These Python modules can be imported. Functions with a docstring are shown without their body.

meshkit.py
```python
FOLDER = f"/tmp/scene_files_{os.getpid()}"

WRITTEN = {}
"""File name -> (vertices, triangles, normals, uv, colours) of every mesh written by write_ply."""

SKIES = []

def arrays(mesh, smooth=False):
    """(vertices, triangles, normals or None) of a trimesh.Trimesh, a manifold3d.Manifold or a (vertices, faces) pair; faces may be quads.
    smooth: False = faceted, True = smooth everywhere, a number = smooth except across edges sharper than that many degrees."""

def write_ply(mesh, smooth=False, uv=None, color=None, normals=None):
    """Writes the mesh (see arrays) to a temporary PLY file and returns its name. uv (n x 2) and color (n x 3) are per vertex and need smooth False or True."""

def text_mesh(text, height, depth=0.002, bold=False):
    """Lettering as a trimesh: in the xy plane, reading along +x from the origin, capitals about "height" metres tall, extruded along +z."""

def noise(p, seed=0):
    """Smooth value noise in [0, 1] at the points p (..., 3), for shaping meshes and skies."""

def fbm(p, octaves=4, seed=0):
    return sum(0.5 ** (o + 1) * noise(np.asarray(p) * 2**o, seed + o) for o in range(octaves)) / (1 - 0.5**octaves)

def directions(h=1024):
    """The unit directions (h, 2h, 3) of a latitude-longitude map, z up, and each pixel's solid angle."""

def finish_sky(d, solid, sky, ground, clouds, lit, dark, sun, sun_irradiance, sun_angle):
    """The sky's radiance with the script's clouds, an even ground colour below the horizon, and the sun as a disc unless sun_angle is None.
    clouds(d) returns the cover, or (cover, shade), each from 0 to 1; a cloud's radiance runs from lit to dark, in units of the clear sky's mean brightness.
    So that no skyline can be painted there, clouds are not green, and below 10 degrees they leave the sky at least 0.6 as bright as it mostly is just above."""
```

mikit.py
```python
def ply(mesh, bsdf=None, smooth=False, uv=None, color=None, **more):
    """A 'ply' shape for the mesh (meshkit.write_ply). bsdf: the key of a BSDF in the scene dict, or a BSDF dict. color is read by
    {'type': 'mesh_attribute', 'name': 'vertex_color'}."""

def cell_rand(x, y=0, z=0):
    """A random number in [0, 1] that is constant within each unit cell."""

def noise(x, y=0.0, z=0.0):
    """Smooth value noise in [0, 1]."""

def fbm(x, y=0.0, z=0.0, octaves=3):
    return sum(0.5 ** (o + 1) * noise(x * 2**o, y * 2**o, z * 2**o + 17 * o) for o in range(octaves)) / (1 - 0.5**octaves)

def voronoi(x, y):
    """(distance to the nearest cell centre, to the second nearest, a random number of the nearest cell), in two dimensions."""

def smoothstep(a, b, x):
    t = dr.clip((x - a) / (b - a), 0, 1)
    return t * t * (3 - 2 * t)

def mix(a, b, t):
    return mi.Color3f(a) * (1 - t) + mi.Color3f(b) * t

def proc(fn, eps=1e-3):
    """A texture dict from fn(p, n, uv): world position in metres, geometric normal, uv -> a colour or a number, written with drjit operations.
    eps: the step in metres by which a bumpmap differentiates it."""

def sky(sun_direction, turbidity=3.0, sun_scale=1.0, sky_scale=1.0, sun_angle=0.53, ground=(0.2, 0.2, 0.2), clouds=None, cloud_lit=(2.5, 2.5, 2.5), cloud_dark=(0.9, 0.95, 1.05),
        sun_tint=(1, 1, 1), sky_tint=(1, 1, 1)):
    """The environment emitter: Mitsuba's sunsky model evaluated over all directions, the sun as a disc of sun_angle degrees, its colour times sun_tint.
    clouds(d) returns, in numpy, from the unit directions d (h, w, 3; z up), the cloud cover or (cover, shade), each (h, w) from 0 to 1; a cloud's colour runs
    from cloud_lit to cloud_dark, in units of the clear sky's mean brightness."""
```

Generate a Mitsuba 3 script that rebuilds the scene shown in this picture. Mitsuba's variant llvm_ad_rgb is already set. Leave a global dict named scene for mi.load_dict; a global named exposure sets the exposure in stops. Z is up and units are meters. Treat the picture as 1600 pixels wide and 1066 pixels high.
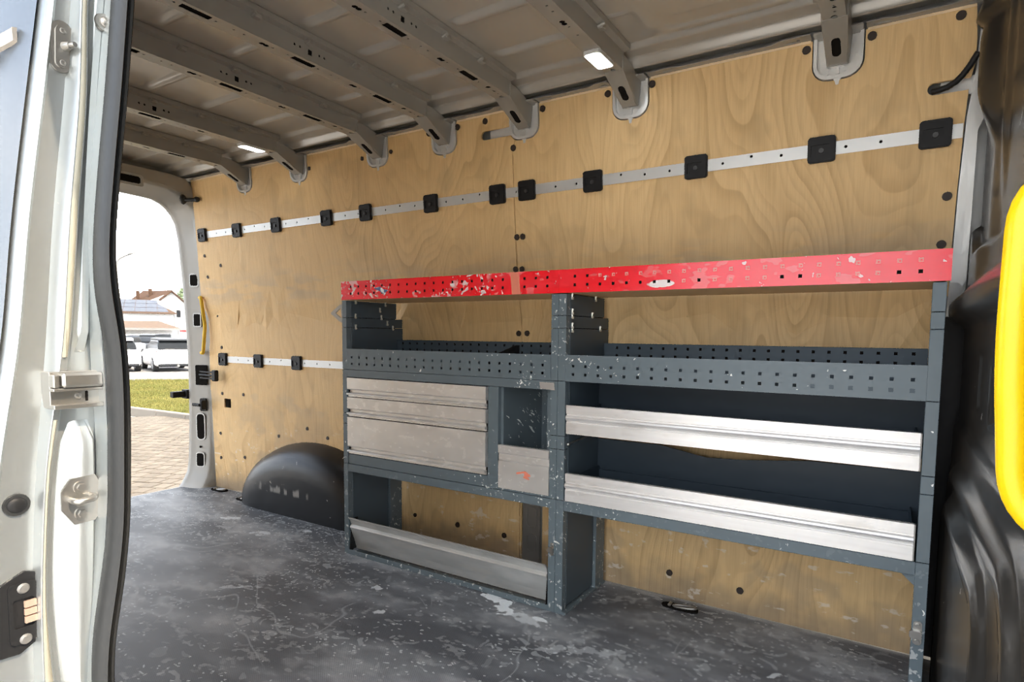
import math, random
import numpy as np, trimesh, mitsuba as mi, mikit, meshkit
import drjit as dr
import manifold3d as m3
from shapely.geometry import Polygon, Point, box as sbox, LineString
from shapely.ops import unary_union
from mikit import noise, fbm, voronoi, smoothstep, mix, proc, cell_rand
T = mi.ScalarTransform4f
random.seed(7)
scene, labels = {}, {}

# ------------------------------------------------------------------ camera, sky, exposure
exposure = 4.28
CAM = np.array([0.97962, -1.91118, 1.02110])
_rv = np.array([0.07242535959857757, 0.031247472117328277, -0.5632328330448533])
_a = np.linalg.norm(_rv); _k = _rv / _a
_K = np.array([[0, -_k[2], _k[1]], [_k[2], 0, -_k[0]], [-_k[1], _k[0], 0]])
RM = np.eye(3) + math.sin(_a) * _K + (1 - math.cos(_a)) * _K @ _K      # rows: right, forward, up
FOC, CY = 945.11, 595.92
right, fwd, up = RM[0], RM[1], RM[2]
scene['camera'] = {'type': 'perspective', 'fov_axis': 'x', 'fov': math.degrees(2 * math.atan(800 / FOC)), 'near_clip': 0.02, 'far_clip': 500.0,
    'principal_point_offset_y': -(CY - 533) / 1066.0,
    'to_world': T().look_at(origin=CAM.tolist(), target=(CAM + fwd).tolist(), up=up.tolist())}
SUN_AZ, SUN_EL = math.radians(7), math.radians(46)
SUN = [math.cos(SUN_EL) * math.cos(SUN_AZ), -math.cos(SUN_EL) * math.sin(SUN_AZ), math.sin(SUN_EL)]
def clouds(d):
    n = meshkit.fbm(d / (np.abs(d[..., 2:]) + 0.25) * 1.6, 4, 3)
    return np.clip(0.45 + (n - 0.40) * 2.2, 0.3, 1), np.clip((n - 0.6) * 2, 0, 0.6)
scene['sky'] = mikit.sky(SUN, turbidity=5.0, sun_scale=0.28, sky_scale=1.0, ground=(0.3, 0.29, 0.26), clouds=clouds, cloud_lit=(1.9, 1.9, 1.9), cloud_dark=(1.1, 1.13, 1.2))

# ------------------------------------------------------------------ materials
def pr(key, col, rough=0.5, metal=0.0, spec=0.5, coat=0.0, two=True, **kw):
    b = {'type': 'principled', 'base_color': col if isinstance(col, dict) else {'type': 'rgb', 'value': list(col)}, 'roughness': rough, 'metallic': metal, 'specular': spec, **kw}
    if coat: b['clearcoat'] = coat; b['clearcoat_gloss'] = 0.9
    scene[key] = {'type': 'twosided', 'bsdf': b} if two else b

def specks(p, s=60.0, dens=0.1, rad=0.32):
    """white paint spatter: round spots of many sizes"""
    u, v = p.x + 0.37 * p.y, p.z + 0.61 * p.y
    d, _, r = voronoi(u * s + 0.9 * noise(u * s * 1.7, v * s * 1.7), v * s + 0.9 * noise(u * s * 1.9, v * s * 1.9, 5.0))
    dens = mi.Float(dens) * smoothstep(0.35, 0.7, fbm(u * 7, v * 7, 3.0, 2)) * 1.3
    q = r / dr.maximum(dens, 1e-4)
    return dr.select((r < dens) & (d < rad * (1.0 - 0.75 * dr.sqrt(q))), 1.0, 0.0)

def wood(p, n, uv):
    x, z = p.x, p.z
    h = fbm(x * 2.6 + 3.7, z * 0.80, p.y * 0.2, 3) * 15.0 + x * 2.2 + 0.35 * noise(x * 14, z * 5)
    f = h - dr.floor(h)
    line = smoothstep(0.55, 0.93, f) * smoothstep(1.0, 0.96, f)
    h2 = h * 3.0; f2 = h2 - dr.floor(h2)
    line2 = smoothstep(0.35, 0.9, f2) * smoothstep(1.0, 0.9, f2)
    fine = noise(x * 260, z * 9) * 0.6 + noise(x * 900, z * 30) * 0.4
    tone = fbm(x * 1.3, z * 1.1, 2.0, 3)
    c = mix((0.62, 0.405, 0.178), (0.73, 0.515, 0.262), tone)
    amp = 0.55 + 0.9 * smoothstep(0.35, 0.65, fbm(x * 1.7 + 4, z * 1.5, 6.0, 2))
    k = (0.078 * line + 0.058 * line2) * amp + 0.15 * (fine - 0.5)
    c = c * mi.Color3f(1 - 0.8 * k, 1 - 1.0 * k, 1 - 1.35 * k)
    grime = smoothstep(0.16, 0.0, dr.abs(z - 1.27)) * smoothstep(0.4, 0.62, fbm(x * 6, z * 22, 4.0, 4)) + smoothstep(0.12, 0.0, dr.abs(z - 0.60)) * smoothstep(0.5, 0.7, fbm(x * 9, z * 16, 5.0, 4)) * 0.6
    c = mix(c, (0.42, 0.35, 0.27), 0.35 * grime)
    kn = fbm(x * 9, z * 7, 5.0, 3)
    c = c * (1 - 0.10 * smoothstep(0.55, 0.8, kn))
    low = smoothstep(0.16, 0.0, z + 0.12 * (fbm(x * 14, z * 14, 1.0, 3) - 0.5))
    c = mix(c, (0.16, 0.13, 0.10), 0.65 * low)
    dirt = smoothstep(0.58, 0.72, fbm(x * 5 + 9, z * 6, 3.0, 4)) * smoothstep(0.8, 0.3, z)
    c = mix(c, (0.33, 0.25, 0.17), 0.35 * dirt)
    white = smoothstep(0.68, 0.80, fbm(x * 22, z * 40, 7.0, 4)) * smoothstep(0.55, 0.3, z)
    return mix(c, (0.78, 0.74, 0.66), 0.4 * white)
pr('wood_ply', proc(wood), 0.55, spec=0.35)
pr('wood_edge', (0.72, 0.56, 0.36), 0.7)
pr('board_brown', (0.46, 0.29, 0.15), 0.6)

def blue_grey(p, n, uv):
    near = smoothstep(0.6, 0.0, dr.abs(p.x + 0.05))
    s = specks(p, 45, 0.012 + 0.10 * near, 0.36) + specks(p, 120, 0.02 + 0.10 * near, 0.42)
    low = smoothstep(0.5, 0.0, p.z) * smoothstep(0.66, 0.74, fbm(p.x * 75, p.z * 75, p.y * 75, 3)) * 0.5
    c = mix((0.098, 0.128, 0.145), (0.115, 0.148, 0.165), fbm(p.x * 6, p.z * 6, p.y * 6, 3))
    return mix(c, (0.78, 0.78, 0.75), dr.clip(s * 0.85 + low, 0, 0.9))
pr('blue_grey', proc(blue_grey), 0.42, spec=0.5)
pr('blue_grey_clean', (0.06, 0.083, 0.10), 0.5, spec=0.4)
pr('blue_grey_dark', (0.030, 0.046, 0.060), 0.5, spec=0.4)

def red_paint(p, n, uv):
    left = smoothstep(-0.05, -0.75, p.x)
    s = specks(p, 34, 0.02 + 0.30 * left, 0.5) + specks(p, 62, 0.02 + 0.34 * left, 0.46) + specks(p, 110, 0.02 + 0.3 * left, 0.42)
    sm = smoothstep(0.66, 0.72, fbm(p.x * 20, p.z * 32, 4.0, 3)) * (0.2 + 0.7 * left)
    worn = smoothstep(0.45, 0.8, fbm(p.x * 4, p.z * 14, 2.0, 3))
    c = mix((0.86, 0.006, 0.016), (0.88, 0.03, 0.045), worn)
    bx = (p.x - 0.335) / 0.042; bz = (p.z - 1.188 - 0.02 * (p.x - 0.33)) / 0.012
    blob = smoothstep(1.1, 0.8, bx * bx + bz * bz + 0.5 * (noise(p.x * 90, p.z * 90) - 0.5))
    return mix(c, (0.80, 0.76, 0.74), dr.clip(0.75 * s + 0.6 * sm + blob, 0, 0.92))
pr('red_paint', proc(red_paint), 0.3, spec=0.6, coat=0.5)

def alu(p, n, uv):
    sc = fbm(p.x * 5, p.z * 120, p.y * 40, 3)
    s = specks(p, 45, 0.05, 0.35) * smoothstep(0.35, 0.0, p.x)
    c = mix((0.70, 0.685, 0.66), (0.78, 0.77, 0.75), sc)
    stain = smoothstep(0.6, 0.75, fbm(p.x * 9, p.z * 20, 1.0, 3))
    c = mix(c, (0.42, 0.38, 0.33), 0.25 * stain)
    return mix(c, (0.85, 0.85, 0.82), 0.6 * s)
pr('aluminium', proc(alu), 0.36, metal=0.45, spec=0.5)
def alu_old(p, n, uv):
    sc = fbm(p.x * 8, p.z * 14, p.y * 8, 4)
    c = mix((0.58, 0.565, 0.54), (0.76, 0.75, 0.725), sc)
    s = specks(p, 45, 0.10, 0.35) * 0.7 + smoothstep(0.66, 0.74, fbm(p.x * 38, p.z * 60, 2.0, 3)) * 0.5
    return mix(c, (0.84, 0.83, 0.80), dr.clip(s, 0, 0.8))
pr('aluminium_worn', proc(alu_old), 0.36, metal=0.5)
def galv(p, n, uv):
    sc = fbm(p.x * 10, p.z * 26, p.y * 9, 4)
    c = mix((0.44, 0.45, 0.435), (0.64, 0.64, 0.62), sc)
    dust = smoothstep(0.55, 0.75, fbm(p.x * 5, p.z * 40, 8.0, 3))
    return mix(c, (0.6, 0.58, 0.54), 0.4 * dust + 0.6 * specks(p, 50, 0.07, 0.3))
pr('galvanised', proc(galv), 0.4, metal=0.5)

pr('roof_paint', (0.37, 0.35, 0.31), 0.24, metal=0.15, spec=0.5, coat=0.7)
pr('rib_paint', (0.29, 0.28, 0.25), 0.34, metal=0.15, spec=0.5)
pr('silver_bright', (0.62, 0.62, 0.60), 0.33, metal=0.3, spec=0.5)
pr('silver_rear', (0.29, 0.28, 0.255), 0.4, metal=0.2, spec=0.5)
pr('silver_inner', (0.40, 0.40, 0.385), 0.36, metal=0.25, spec=0.5)
def silver(p, n, uv):
    drop = specks(p, 70, 0.05, 0.18)
    g = smoothstep(0.55, 0.75, fbm(p.x * 14, p.y * 14, p.z * 9, 3))
    c = mix((0.40, 0.42, 0.415), (0.37, 0.38, 0.355), 0.4 * g)
    return mix(c, (0.5, 0.5, 0.48), 0.5 * drop)
pr('silver_paint', proc(silver), 0.27, metal=0.7, spec=0.5, coat=0.5)
pr('body_side_paint', (0.055, 0.065, 0.075), 0.28, metal=0.05, spec=0.28, coat=0.12)
pr('ridge_sealant', (0.25, 0.235, 0.18), 0.6)
pr('strip_beige', (0.30, 0.265, 0.22), 0.4)
pr('steel', (0.40, 0.385, 0.355), 0.28, metal=0.85)
pr('steel_dark', (0.30, 0.29, 0.27), 0.4, metal=0.7)
pr('bolt_zinc', (0.75, 0.73, 0.66), 0.35, metal=0.5)
pr('copper', (0.72, 0.50, 0.38), 0.35, metal=0.6)
pr('black_rubber', (0.020, 0.021, 0.021), 0.45, spec=0.4)
pr('black_plastic', (0.012, 0.012, 0.0125), 0.5, spec=0.25)
pr('clip_screw', (0.05, 0.05, 0.05), 0.4, metal=0.4)
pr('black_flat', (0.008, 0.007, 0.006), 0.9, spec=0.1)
pr('plug_brown', (0.028, 0.017, 0.011), 0.6)
def arch_black(p, n, uv):
    s = specks(p, 22, 0.05, 0.14) + specks(p, 60, 0.02, 0.3)
    st = smoothstep(0.62, 0.7, noise(p.x * 55, 1.0)) * smoothstep(0.115, 0.13, p.z) * smoothstep(0.175, 0.155, p.z + 0.02 * noise(p.x * 80, 2.0)) * smoothstep(-2.1, -2.05, p.x) * smoothstep(-1.62, -1.68, p.x)
    return mix((0.0055, 0.006, 0.007), (0.62, 0.6, 0.56), dr.clip(s + 0.35 * st, 0, 0.85))
pr('arch_plastic', proc(arch_black), 0.34, spec=0.38)
def bulk(p, n, uv):
    s = specks(p, 50, 0.03, 0.2)
    c = mix((0.017, 0.0155, 0.0135), (0.026, 0.024, 0.021), fbm(p.y * 9, p.z * 9, 3.0, 3))
    return mix(c, (0.4, 0.4, 0.38), 0.5 * s)
pr('bulkhead_black', proc(bulk), 0.24, spec=0.4)
pr('yellow_paint', (0.74, 0.48, 0.0), 0.34, spec=0.5)
pr('yellow_worn', (0.62, 0.40, 0.02), 0.4, spec=0.5)
pr('translucent_grey', (0.40, 0.36, 0.31), 0.5)
def sticker(p, n, uv): return mix((0.10, 0.13, 0.30), (0.75, 0.72, 0.72), smoothstep(0.45, 0.6, noise(p.x * 90, p.z * 90, 3.0)))
pr('sticker_blue', proc(sticker), 0.5)
pr('rim_pink', (0.78, 0.25, 0.22), 0.4)
pr('tape', (0.72, 0.22, 0.14), 0.5)

def mat_floor(p, n, uv):
    x, y = p.x, p.y
    w1 = fbm(x * 3.0 + 5, y * 7.0, 1.0, 4)
    w2 = fbm(x * 13, y * 22, 4.0, 4)
    w3 = fbm(x * 34 + 2, y * 50, 9.0, 3)
    c = mix((0.095, 0.097, 0.102), (0.21, 0.212, 0.215), smoothstep(0.3, 0.7, w1))
    dusty = smoothstep(0.50, 0.78, w1 * 0.55 + w2 * 0.45)
    c = mix(c, (0.36, 0.355, 0.345), 0.8 * dusty)
    c = mix(c, (0.30, 0.295, 0.285), 0.6 * smoothstep(0.60, 0.70, w3) * smoothstep(0.40, 0.62, w2))
    far = smoothstep(-1.6, -0.2, x)
    d, _, r = voronoi(x * 26 + 2.2 * noise(x * 21, y * 21), y * 42 + 2.2 * noise(x * 23, y * 23, 4.0))
    pat = smoothstep(0.42, 0.62, fbm(x * 3.7, y * 5.0, 8.0, 3))
    c = mix(c, (0.40, 0.40, 0.39), (0.20 + 0.35 * pat) * dr.select((r < 0.10 + 0.16 * pat) & (d < 0.55 * (1 - 0.8 * r / 0.26)), 1.0, 0.0))
    d2, _, r2 = voronoi(x * 70 + noise(x * 60, y * 60), y * 100 + noise(x * 50, y * 50, 2.0))
    c = mix(c, (0.55, 0.55, 0.53), 0.7 * dr.select((r2 < 0.03 + 0.09 * pat) & (d2 < 0.36), 1.0, 0.0))
    edge = smoothstep(0.335, 0.372, y + 0.03 * (w2 - 0.5)) * smoothstep(-1.2, -0.1, x)
    c = mix(c, (0.42, 0.41, 0.39), 0.7 * edge)
    sx, sy = (x + 0.5 * y + 1.2) * 2, (y + 0.35)
    sc = fbm(sx * 1.2, sy * 4 + noise(sx * 2) * 2, 2.0, 3)
    c = mix(c, (0.34, 0.34, 0.335), 0.55 * smoothstep(0.015, 0.0, dr.abs(sc - 0.5)) * smoothstep(0.5, 0.6, fbm(x * 4, y * 4, 6.0, 2)))
    def splat(cx, cy, rx, ry, rot, a=0.9):
        ca, sa = math.cos(rot), math.sin(rot)
        u = ((x - cx) * ca + (y - cy) * sa) / rx; v = (-(x - cx) * sa + (y - cy) * ca) / ry
        return a * smoothstep(1.1, 0.8, u * u + v * v + 3.2 * (fbm(x * 32, y * 40, 3.0, 4) - 0.45))
    m = mi.Float(0)
    for q in ((-0.25, -0.03, 0.085, 0.030, -0.2), (-0.20, -0.075, 0.04, 0.05, 0.5), (-0.045, -0.075, 0.035, 0.012, -0.1), (-0.10, -0.10, 0.07, 0.025, -0.3, 0.5), (-0.725, -0.20, 0.030, 0.022, 0.2, 0.6),
              (-0.58, -0.35, 0.025, 0.02, 0.4, 0.6), (-2.05, 0.02, 0.06, 0.03, 0.3, 0.5), (-1.7, -0.05, 0.05, 0.03, 0.2, 0.45), (-1.55, 0.10, 0.05, 0.014, 0.3, 0.6), (0.15, -0.20, 0.14, 0.03, 0.5, 0.3),
              (0.9, 0.2, 0.12, 0.1, 0.4, 0.14), (0.72, 0.0, 0.03, 0.012, 0.8, 0.7), (-1.2, -0.5, 0.08, 0.02, 0.6, 0.35)):
        m = dr.maximum(m, splat(*q))
    c = mix(c, (0.80, 0.80, 0.78), m)
    tread = dr.sin((x * 0.8 + y) * 900) * 0.5 + 0.5
    return c * mi.Color3f(0.95, 1.0, 1.06) * (0.86 + 0.22 * tread * smoothstep(-0.9, -0.4, x * 0.3 - y))
pr('rubber_mat', proc(mat_floor), 0.55, spec=0.35)

# outdoor
pr('asphalt', (0.13, 0.125, 0.12), 0.9)
pr('bounce_slab_pale', (0.51, 0.505, 0.49), 0.9)  # pale colour of the added bounce slab
def grass(p, n, uv):
    a = fbm(p.x * 3, p.y * 3, 1.0, 4); b = noise(p.x * 40, p.y * 40)
    return mix(mix((0.09, 0.115, 0.018), (0.19, 0.165, 0.045), a), (0.25, 0.22, 0.08), 0.5 * b)
pr('grass_blades', proc(grass), 0.9)
def paving(p, n, uv):
    u, v = (p.x * 0.92 + p.y * 0.39) / 0.165, (p.y * 0.92 - p.x * 0.39) / 0.208
    row = dr.floor(v); uu = u + 0.5 * (row - 2 * dr.floor(row / 2))
    fu, fv = uu - dr.floor(uu), v - row
    j = dr.minimum(dr.minimum(fu, 1 - fu) * 0.165, dr.minimum(fv, 1 - fv) * 0.208)
    return mix((0.05, 0.043, 0.033), mix((0.095, 0.081, 0.063), (0.125, 0.107, 0.084), cell_rand(dr.floor(uu), row)), smoothstep(0.004, 0.011, j))
pr('paving_far', proc(paving), 0.9)
pr('paving_joint', (0.045, 0.038, 0.03), 0.95)
for i, c in enumerate(((0.10, 0.085, 0.066), (0.113, 0.096, 0.075), (0.125, 0.107, 0.084))): pr(f'paver_{i}', c, 0.9)
pr('kerb_stone', (0.17, 0.155, 0.135), 0.9)
pr('render_white', (0.80, 0.80, 0.78), 0.8)
pr('roof_tile', (0.075, 0.045, 0.03), 0.9, spec=0.2)
pr('canopy_brown', (0.11, 0.08, 0.06), 0.8, spec=0.2)
pr('solar_panel', (0.05, 0.06, 0.08), 0.5, spec=0.25)
pr('solar_frame', (0.5, 0.52, 0.55), 0.4, metal=0.4)
pr('car_white', (0.80, 0.80, 0.80), 0.2, coat=0.8)
pr('car_dark', (0.015, 0.017, 0.02), 0.3, coat=0.2)
pr('car_grey', (0.32, 0.33, 0.34), 0.2, coat=0.8, metal=0.3)
pr('car_glass', (0.012, 0.014, 0.016), 0.15, spec=0.25)
pr('tail_red', (0.45, 0.02, 0.02), 0.2)
pr('plate_grey', (0.30, 0.28, 0.26), 0.5)
pr('tyre', (0.03, 0.03, 0.03), 0.8)
pr('foliage', (0.14, 0.19, 0.09), 0.9)
pr('bark', (0.15, 0.11, 0.08), 0.9)
pr('sign_red', (0.6, 0.05, 0.05), 0.5)
scene['lamp_lens'] = {'type': 'diffuse', 'reflectance': {'type': 'rgb', 'value': 0.8}}

# ------------------------------------------------------------------ helpers
def put(key, mesh, mat, smooth=False, label=None, cat=None, group=None, kind=None, tw=None, **kw):
    scene[key] = mikit.ply(mesh, mat, smooth, **kw)
    if tw is not None: scene[key]['to_world'] = tw
    note(key, label, cat, group, kind)
    return key
def note(key, label=None, cat=None, group=None, kind=None):
    d = {k: v for k, v in (('label', label), ('category', cat), ('group', group), ('kind', kind)) if v}
    if d: labels[key] = {**labels.get(key, {}), **d}
def nk(key):
    if key not in scene: return key
    i = 1
    while f'{key}_{i:03d}' in scene: i += 1
    return f'{key}_{i:03d}'
def copy(src, dst, tw, label=None, cat=None, group=None, kind=None):
    scene[dst] = {**scene[src], 'to_world': tw}; note(dst, label, cat, group, kind)
def B(x0, x1, y0, y1, z0, z1, c=0.0012):
    """a box with slightly broken edges (24 corners, convex)"""
    lo, hi = np.array([x0, y0, z0]), np.array([x1, y1, z1]); c = min(c, 0.3 * (hi - lo).min())
    pts = []
    for ax in range(3):
        a, b = lo + c, hi - c
        a[ax], b[ax] = lo[ax], hi[ax]
        pts += [[(a, b)[i][0], (a, b)[j][1], (a, b)[k][2]] for i in (0, 1) for j in (0, 1) for k in (0, 1)]
    return m3.Manifold.hull_points(np.array(pts))
def J(*ms):
    r = ms[0]
    for m in ms[1:]: r = r + m
    return r
def tmesh(m):
    if isinstance(m, trimesh.Trimesh): return m
    q = m.to_mesh(); return trimesh.Trimesh(np.array(q.vert_properties[:, :3]), np.array(q.tri_verts), process=False)
def cs(poly):
    polys = getattr(poly, 'geoms', [poly]); cont = []
    for g in polys:
        cont.append(np.array(g.exterior.coords)[:-1]); cont += [np.array(i.coords)[:-1] for i in g.interiors]
    return m3.CrossSection(cont, m3.FillRule.EvenOdd)
def ext(poly, h): return m3.Manifold.extrude(cs(poly), h)
M_XZ = np.array([[1, 0, 0, 0], [0, 0, -1, 0], [0, 1, 0, 0]], float)     # (x, z, h) -> (x, -h, z)
M_YZ = np.array([[0, 0, 1, 0], [1, 0, 0, 0], [0, 1, 0, 0]], float)      # (y, z, h) -> (h, y, z)
def plate_xz(poly, yfront, t): return ext(poly, t).transform(M_XZ).translate([0, yfront + t, 0])
def prof_x(pts, x0, x1): return ext(Polygon(pts), x1 - x0).transform(M_YZ).translate([x0, 0, 0])
def rrect(x0, x1, y0, y1, r): return sbox(x0 + r, y0 + r, x1 - r, y1 - r).buffer(r, quad_segs=5)
def cyl(p0, p1, r, n=16, r2=None):
    p0, p1 = np.array(p0, float), np.array(p1, float); d = p1 - p0; L = np.linalg.norm(d); d = d / L
    a = np.cross(d, [0, 0, 1] if abs(d[2]) < .9 else [1, 0, 0]); a /= np.linalg.norm(a); b = np.cross(d, a)
    return m3.Manifold.cylinder(L, r, r if r2 is None else r2, n).transform(np.stack([a, b, d, p0], 1))
def tube(path, r, n=12, closed=False):
    path = np.array(path, float); N = len(path)
    tan = np.gradient(path, axis=0) if not closed else np.roll(path, -1, 0) - np.roll(path, 1, 0)
    tan /= np.linalg.norm(tan, axis=1, keepdims=True)
    ref = np.array([0.13, 0.31, 0.94]); a0 = np.cross(tan[0], ref); a0 /= np.linalg.norm(a0)
    V = []; a = a0
    for i in range(N):
        a = a - tan[i] * (a @ tan[i]); a /= np.linalg.norm(a); b = np.cross(tan[i], a)
        th = np.arange(n) * 2 * np.pi / n; V.append(path[i] + r * (np.cos(th)[:, None] * a + np.sin(th)[:, None] * b))
    V = np.concatenate(V); F = []
    for i in range(N if closed else N - 1):
        for k in range(n):
            A, Bq = i * n + k, i * n + (k + 1) % n; C, D = ((i + 1) % N) * n + (k + 1) % n, ((i + 1) % N) * n + k
            F += [[A, Bq, C], [A, C, D]]
    if not closed:
        c0, c1 = len(V), len(V) + 1; V = np.vstack([V, path[:1], path[-1:]])
        for k in range(n): F += [[c0, (k + 1) % n, k], [c1, (N - 1) * n + k, (N - 1) * n + (k + 1) % n]]
    return trimesh.Trimesh(V, np.array(F), process=False)
def loft(rings, caps=True, closed=True):
    """rings: (m, n, 3); closed loops joined in order"""
    R = np.array(rings, float); m, n = R.shape[:2]; F = []
    for i in range(m - 1):
        for k in range(n if closed else n - 1):
            a, b = i * n + k, i * n + (k + 1) % n; c, d = b + n, a + n
            F += [[a, b, c], [a, c, d]]
    V = R.reshape(-1, 3)
    if caps:
        V = np.vstack([V, R[0].mean(0), R[-1].mean(0)]); c0, c1 = m * n, m * n + 1
        for k in range(n): F += [[c0, (k + 1) % n, k], [c1, (m - 1) * n + k, (m - 1) * n + (k + 1) % n]]
    t = trimesh.Trimesh(V, np.array(F), process=False)
    return t
def grid(us, vs, fn):
    U, V = np.meshgrid(us, vs, indexing='ij'); P = np.stack(fn(U, V), -1).reshape(-1, 3); nu, nv = len(us), len(vs)
    i = (np.arange(nu - 1)[:, None] * nv + np.arange(nv - 1)[None]).ravel()
    return trimesh.Trimesh(P, np.vstack([np.stack([i, i + nv, i + nv + 1], 1), np.stack([i, i + nv + 1, i + 1], 1)]), process=False)
def ss(a, b, x): t = np.clip((x - a) / (b - a), 0, 1); return t * t * (3 - 2 * t)
ZP = [-0.2, .3, .6, .85, 1.1, 1.18, 1.3, 1.5, 1.735, 1.9, 2.1]; YP = [.378, .378, .378, .378, .376, .352, .335, .312, .293, .28, .262]
def W(z): return np.interp(z, ZP, YP)
def wallmap(m, off=0.0):
    """(x, z, h) mesh laid on the side wall: h is the height above the wall's face"""
    t = tmesh(m); v = np.array(t.vertices)
    return trimesh.Trimesh(np.stack([v[:, 0], W(v[:, 1]) - off - v[:, 2], v[:, 1]], 1), t.faces, process=False)
def wplate(poly, t, off=0.0, refine=0.12):
    m = ext(poly, t)
    if refine: m = m.refine_to_length(refine)
    return wallmap(m, off)

# ------------------------------------------------------------------ the load space
put('floor', tmesh(B(-2.95, 1.30, -1.50, .372, -0.04, 0.0, .002)), 'rubber_mat', kind='structure', label='dark grey rubber load floor smeared with white paint and dust')

RIBX = [-2.25, -1.772, -1.19, -.778, -.358, .104, .785]
def u_shape(cx, w, z0, z1, r):
    return rrect(cx - w, cx + w, z0, z1 + .2, r).intersection(sbox(-9, 0, 9, z1))
TOP = 1.955
holes = [(-.41, 1.436), (-.381, 1.436), (-.424, 1.302), (-.392, 1.301), (-.432, 1.21), (-.396, 1.209), (-.431, 1.026), (-.388, 1.027), (1.082, 1.303), (1.088, 1.441), (1.092, 1.935), (.875, 1.932), (.695, 1.932),
  (.188, 1.932), (.015, 1.932), (-.268, 1.93), (-.55, 1.93), (-.698, 1.93), (-.863, 1.93), (-1.10, 1.885), (-1.293, 1.881), (-1.685, 1.886), (-2.72, 1.495), (-2.717, 1.365), (-2.688, 1.116), (-2.564, 1.428),
  (-2.668, .92), (-2.676, .623), (-2.452, .629), (-2.706, .361), (-2.707, .201), (-1.855, .469), (-1.684, .431), (-2.113, .40), (-2.452, .231), (-.413, 1.80), (.275, .094), (.54, .085), (-1.039, .101), (-.769, .099), (-.499, .097)]
LE = [(-2.774, 0.0), (-2.783, .256), (-2.799, .594), (-2.838, .846), (-2.833, 1.179), (-2.797, 1.5), (-2.787, 1.736), (-2.79, TOP)]
RE = [(1.127, TOP), (1.133, 1.865), (1.132, 1.798), (1.123, 1.757), (1.117, 1.646), (1.111, 1.451), (1.108, 1.287), (1.108, 1.15), (1.076, 1.15), (1.076, 0.0)]
whole = Polygon(LE + RE)
def arch_outline(k, n=40):
    th = np.linspace(0, np.pi, n); return np.stack([-1.765 + .618 * k * np.cos(th), .393 * k * np.sin(th)], 1)
cut = [u_shape(x, .073, 1.826, TOP + .02, .05) for x in RIBX]
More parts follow.
